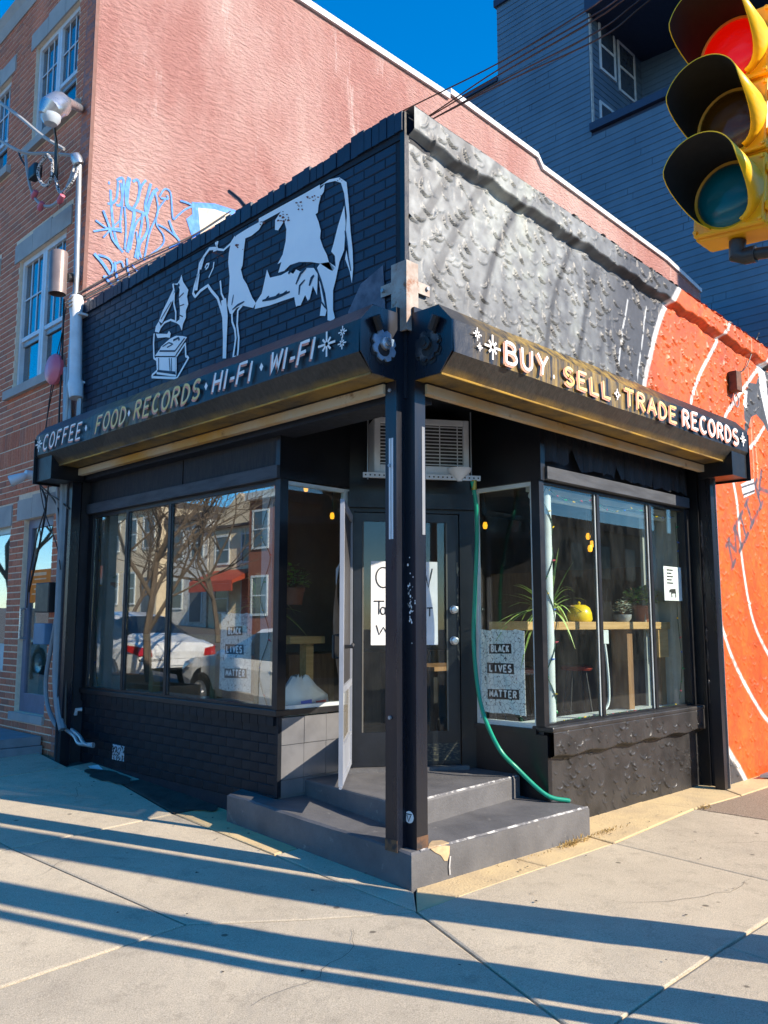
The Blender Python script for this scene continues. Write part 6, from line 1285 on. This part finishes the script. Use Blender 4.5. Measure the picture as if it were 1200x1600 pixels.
# ================================================================== poles at the kerb (they throw the long shadows)
M_pole = MAT('pole_steel', (.22, .23, .23), .5, (.16, .17, .17), 3, metal=.3); M_upole = MAT('pole_wood', (.16, .11, .07), .9, (.1, .07, .045), 4, stretch=(6, 6, .4))
def pole(x, y, r, h, mat, lab, arm=False):
    th = thing('utility_pole', lab, 'pole', group='poles at the kerb'); z = GZ(x, y); obj('shaft', MB().tube([(x, y, z-.05), (x, y, h*.5), (x, y, h)], [r, r*.95, r*.85], 20), mat, th, True)
    obj('base', MB().lathe([(r+.10, 0), (r+.10, .05), (r+.02, .08), (r+.01, .3), (r, .31)], (x, y, z), 20), mat, th)
    if arm:
        obj('crossarm', MB().box((x-1.1, y-.06, h-.6), (x+1.1, y+.06, h-.48)), M_upole, th)
        for k in (-1, -.4, .4, 1): obj('insulator', MB().lathe([(.03, 0), (.05, .04), (.03, .08), (.05, .12), (0, .14)], (x+k, y, h-.48), 10), M_framewhite, th)
pole(1.05, -3.25, .205, 9.5, M_upole, 'wooden utility pole with crossarm at the kerb right of the camera', True); pole(.21, -3.27, .155, 4.25, M_pole, 'grey steel signal pole carrying the yellow traffic signal'); pole(-.075, -3.22, .055, 4.2, M_pole, 'slim grey sign pole beside the signal pole')

# ================================================================== across the streets (mirrored in the shop windows)
def car(loc, rot, lab, paint, plate=''):
    th = thing('parked_car', lab, 'car', group='white cars parked along the kerb'); L = 4.6; hw = .90
    secs = [(-2.30, .80, .50, .78, .62, .80), (-2.22, .86, .36, .92, .70, .96), (-1.80, .90, .28, .98, .72, 1.04), (-1.50, .90, .26, .98, .66, 1.10), (-.95, .90, .25, .97, .56, 1.40), (-.20, .90, .25, .96, .56, 1.46), (.40, .90, .25, .95, .57, 1.40), (1.10, .90, .26, .93, .68, 1.00), (1.75, .88, .30, .86, .66, .88), (2.15, .80, .36, .76, .60, .78), (2.28, .70, .46, .66, .55, .68)]
    rings = []
    for x, w_, zb, belt, rw, rz in secs: rings.append([(x, w_*.93, zb), (x, w_, zb+.18), (x, w_*1.0, belt-.15), (x, w_*.95, belt), (x, rw*1.02, max(belt+.005, rz-.06)), (x, rw*.85, rz), (x, 0, rz+.015)])
    body = MB(); gls = MB(); nS = len(secs)
    for sgn in (1, -1):
        for i in range(nS-1):
            for k in range(6):
                a, b, c_, d = rings[i][k], rings[i+1][k], rings[i+1][k+1], rings[i][k+1]; q = [(p[0], p[1]*sgn, p[2]) for p in (a, b, c_, d)]
                tgt = gls if (k == 3 and 3 <= i <= 6) or (k in (4, 5) and i in (3, 6)) else body
                tgt.add(q, [(0, 1, 2, 3) if sgn > 0 else (3, 2, 1, 0)])
    for e in (0, -1):
        r_ = rings[e]; pts_ = [(p[0], p[1], p[2]) for p in r_]+[(p[0], -p[1], p[2]) for p in reversed(r_[:-1])]; body.add(pts_, [tuple(range(len(pts_)))])
    obj('body', body, paint, th, True); obj('glazing', gls, PLAIN('car_glass', (.03, .04, .045), .06, spec=.9) if 'car_glass' not in bpy.data.materials else bpy.data.materials['car_glass'], th, True)
    Mt = bpy.data.materials.get('tyre') or PLAIN('tyre', (.02, .02, .02), .8)
    for x in (-1.42, 1.40):
        for sgn in (1, -1):
            obj('wheel_arch', MB().lathe([(0, .004), (.37, .004), (.375, 0)], (x, sgn*.885, .36), 22, (0, sgn, 0)), M_blackm, th)
            w_ = obj('wheel', MB().lathe([(.20, .09), (.30, .10), (.325, .06), (.325, -.12), (.2, -.12)], (x, sgn*.84, .325), 24, (0, sgn, 0)), Mt, th, True)
            obj('rim', MB().lathe([(0, .085), (.05, .09), (.07, .06), (.18, .07), (.205, .088), (.21, .05)], (x, sgn*.84, .325), 24, (0, sgn, 0)), M_alu, w_, True)
    Mr = bpy.data.materials.get('tail_red') or PLAIN('tail_red', (.45, .01, .012), .2)
    for sgn in (1, -1):
        obj('tail_light', MB().prism([(-2.31, sgn*.55, .72), (-2.30, sgn*.82, .74), (-1.98, sgn*.925, .82), (-2.0, sgn*.92, .92), (-2.26, sgn*.83, .90), (-2.30, sgn*.58, .86)], (-.012, sgn*.012, 0)), Mr, th)
        obj('headlight', MB().prism([(2.2, sgn*.60, .62), (2.05, sgn*.86, .64), (1.75, sgn*.905, .76), (2.0, sgn*.84, .78), (2.2, sgn*.66, .72)], (.012, sgn*.012, 0)), M_alu, th)
        obj('door_mirror', MB().lathe([(0, .1), (.07, .06), (.09, 0), (.06, -.06), (0, -.08)], (.72, sgn*1.0, .98), 12, (1, 0, 0)), paint, th, True)
        for x in (-.55, .35): obj('door_handle', MB().tube([(x, sgn*.905, .82), (x+.08, sgn*.925, .825), (x+.16, sgn*.905, .82)], .012, 6), paint, th)
        obj('door_seam', MB().ribbon([(-.15, sgn*.905, .3), (-.15, sgn*.905, .93)], .01, (0, sgn, 0), .004), M_blackm, th); obj('side_sill', MB().box((-1.0, sgn*.80, .22), (1.0, sgn*.88, .30)), M_blackm, th)
    obj('licence_plate', MB().box((-2.325, -.25, .55), (-2.305, .25, .67)), M_paper, th); obj('bumper_strip', MB().box((-2.33, -.7, .47), (-2.28, .7, .51)), M_blackm, th)
    th.location = loc; th.rotation_euler = (math.atan(.05)*0, -math.atan(.05), rot); return th
M_car = PLAIN('white_car_paint', (.84, .84, .82), .18, spec=.7)
zr = lambda y: .05*y-.10-.17
car((-4.55, 12.9, zr(12.9)), R(90), 'white sedan parked farther up the left street, tail towards the shop', M_car); car((-4.55, 7.0, zr(7.0)), R(90), 'white sedan parked nearest on the left street, mirrored in the shop window', M_car)
# bare street trees
M_bark = MAT('bark', (.16, .12, .085), .9, (.09, .07, .05), 8, stretch=(3, 3, .5), bs=30, bstr=.8)
def bare_tree(x, y, h, seed, lab):
    rs_ = random.Random(seed); th = thing('bare_tree', lab, 'tree', group='bare street trees'); tr_ = MB(); br = MB(); base = Vector((x, y, GZ(x, y)))
    def grow(p, d, L, r, lev, mbx):
        P = [p]; q = p.copy(); dd = d.copy()
        for i in range(4):
            dd = (dd+Vector((rs_.gauss(0, .12), rs_.gauss(0, .12), rs_.gauss(.04, .06)))).normalized(); q = q+dd*L/4; P.append(q.copy())
        mbx.tube(P, r, 6 if lev < 2 else 4, cap=False, r2=r*.55)
        if lev >= 5: return
        for k in range(rs_.choice((3, 3, 4)) if lev else 6):
            i = rs_.randint(2, 4); a = Vector((rs_.gauss(0, 1), rs_.gauss(0, 1), rs_.gauss(.25, .5))).normalized(); grow(P[i], (dd*.75+a*.7).normalized(), L*rs_.uniform(.55, .8), r*.52, lev+1, br)
    grow(base, Vector((0, 0, 1)), h*.32, h*.0105, 0, tr_); obj('trunk', tr_, M_bark, th, True); obj('branches', br, M_bark, th)
bare_tree(-2.75, 8.3, 7, 1, 'bare street tree nearest the shop on the left street'); bare_tree(-2.75, 12.6, 8, 2, 'bare street tree second along the left street'); bare_tree(-12.5, 21, 9, 3, 'bare tree across the left street before the cream house'); bare_tree(-13, 28, 9, 5, 'bare tree across the left street farthest up')
for i, (x, y) in enumerate(((-2.5, 7.6), (-2.5, 9.2))):
    th = thing('planter_box', ('near' if i == 0 else 'far')+' slatted wooden planter box on the left sidewalk', 'planter', group='wooden planters on the left sidewalk'); z = GZ(x, y)
    for k in range(9):
        obj('slat', MB().box((x+.26, y-.52+k*.116, z+.01), (x+.29, y-.52+k*.116+.108, z+.40)), M_wood2, th); obj('slat', MB().box((x-.29, y-.52+k*.116, z+.01), (x-.26, y-.52+k*.116+.108, z+.40)), M_wood2, th)
    for sgn in (-1, 1): obj('end_panel', MB().box((x-.26, y+sgn*.50, z+.01), (x+.26, y+sgn*.53, z+.40)), M_wood2, th)
    obj('soil', MB().box((x-.26, y-.5, z+.02), (x+.26, y+.5, z+.35)), M_dirt, th)
def row_house(x, y0, y1, z0, z1, wall, roof, lab, gable=False, nwin=2, floors=2, door_c=(.1, .12, .14), face=1):
    th = thing('row_house', lab, 'house', group='row houses across the street')
    mb = MB().box((x-7, y0, z0-.5), (x, y1, z1)); obj('wall', mb, wall, th)
    if gable: obj('roof', MB().prism([(x-7.2, y0-.2, z1+.001), (x+.2, y0-.2, z1+.001), (x+.2, y1+.2, z1+.001), (x-7.2, y1+.2, z1+.001)], (0, 0, .12)), roof, th); obj('gable', MB().prism([(x-.1, y0, z1+.12), (x-.1, y1, z1+.12), (x-.1, (y0+y1)/2, z1+1.7)], (-6.8, 0, 0)), wall, th); obj('chimney', MB().box((x-2, y0+.3, z1+.1), (x-1.3, y0+1, z1+2.2)), bpy.data.materials['red_brick'], th)
    else: obj('cornice', MB().box((x-7, y0-.02, z1), (x+.28, y1+.02, z1+.35)), roof, th)
    fh = (z1-z0)/floors; ww = (y1-y0)/nwin
    Mg = bpy.data.materials.get('house_pane') or PLAIN('house_pane', (.06, .08, .10), .08, spec=.8)
    for f in range(floors):
        for k in range(nwin):
            c_ = y0+ww*(k+.5); zb = z0+fh*f+fh*.28; zt = z0+fh*f+fh*.82; w_ = min(.55, ww*.3)
            if f == 0 and k == 0:
                d = obj('door', MB().box((x-.02, c_-.5, z0), (x+.06, c_+.5, z0+2.2)), PLAIN('house_door_%d' % int(y0*10), door_c, .5), th); obj('door_frame', MB().box((x-.02, c_-.62, z0), (x+.04, c_-.5, z0+2.35)).box((x-.02, c_+.5, z0), (x+.04, c_+.62, z0+2.35)), M_framewhite, th); continue
            wn_ = obj('window', MB().box((x-.02, c_-w_-.1, zb-.1), (x+.05, c_-w_, zt+.1)).box((x-.02, c_+w_, zb-.1), (x+.05, c_+w_+.1, zt+.1)).box((x-.02, c_-w_, zt), (x+.05, c_+w_, zt+.1)).box((x-.02, c_-w_, zb-.1), (x+.07, c_+w_, zb)).box((x-.02, c_-w_, (zb+zt)/2-.03), (x+.04, c_+w_, (zb+zt)/2+.03)), M_framewhite, th)
            obj('pane', MB().box((x+.004, c_-w_, zb), (x+.012, c_+w_, zt)), Mg, wn_)
    return th
M_cream = MAT('cream_render', (.74, .62, .43), .8, (.66, .55, .38), 2); M_wht = MAT('white_render', (.66, .65, .60), .8); M_brk = MAT('house_brick', (.28, .10, .06), .85, (.22, .08, .05), 14); M_rf = MAT('dark_roof', (.10, .09, .085), .8); M_redf = PLAIN('red_shopfront', (.45, .07, .03), .5)
hx = -20
row_house(hx+1, 23, 28.3, 1.2, 7.2, M_brk, M_framewhite, 'red brick row house with white cornice across the left street', False, 3); row_house(hx, 28.5, 33, 1.5, 6.3, M_cream, M_rf, 'cream gabled house with brick chimney across the left street', True, 2, door_c=(.4, .06, .03)); row_house(hx, 33.2, 37, 1.7, 6.9, M_wht, M_rf, 'white house with flat cornice across the left street', False, 2); row_house(hx+.5, 37.2, 43, 1.9, 7.9, M_cream, M_rf, 'wide cream house farther up across the left street', False, 3); row_house(hx, 43.2, 50, 2.1, 7.4, M_brk, M_rf, 'dark-corniced brick house farthest up the left street', False, 3)
row_house(hx+.5, 14, 22.8, .9, 6.6, M_brk, M_rf, 'long brick row house nearest the corner across the left street', False, 4)
aw = thing('shop_awning', 'red-orange awning on the cream house across the left street', 'awning'); obj('canopy', MB().prism([(hx+.05, 29, 4.2), (hx+1.4, 29, 3.6), (hx+1.4, 29, 3.45), (hx+.05, 29, 3.9)], (0, 3.6, 0)), M_redf, aw); obj('valance', MB().box((hx+1.38, 29, 3.1), (hx+1.42, 32.6, 3.44)), M_redf, aw)
opp = thing('opposite_building', 'low brown brick building across the right street', 'building')
obj('wall', MB().box((-2, -24, -.3), (70, -17, 6.2)), MAT('opposite_brick', (.30, .22, .15), .85, (.24, .17, .12), 10), opp); obj('cornice', MB().box((-2.1, -17.0, 5.9), (70.1, -16.75, 6.3)), M_rf, opp)
for k in range(26):
    for f in range(2):
        wn_ = obj('window', MB().box((.2+k*2.4, -17.02, 1.0+f*2.6), (1.3+k*2.4, -16.96, 2.7+f*2.6)), M_rf, opp); obj('pane', MB().box((.28+k*2.4, -16.959, 1.08+f*2.6), (1.22+k*2.4, -16.95, 2.62+f*2.6)), bpy.data.materials['house_pane'], wn_)
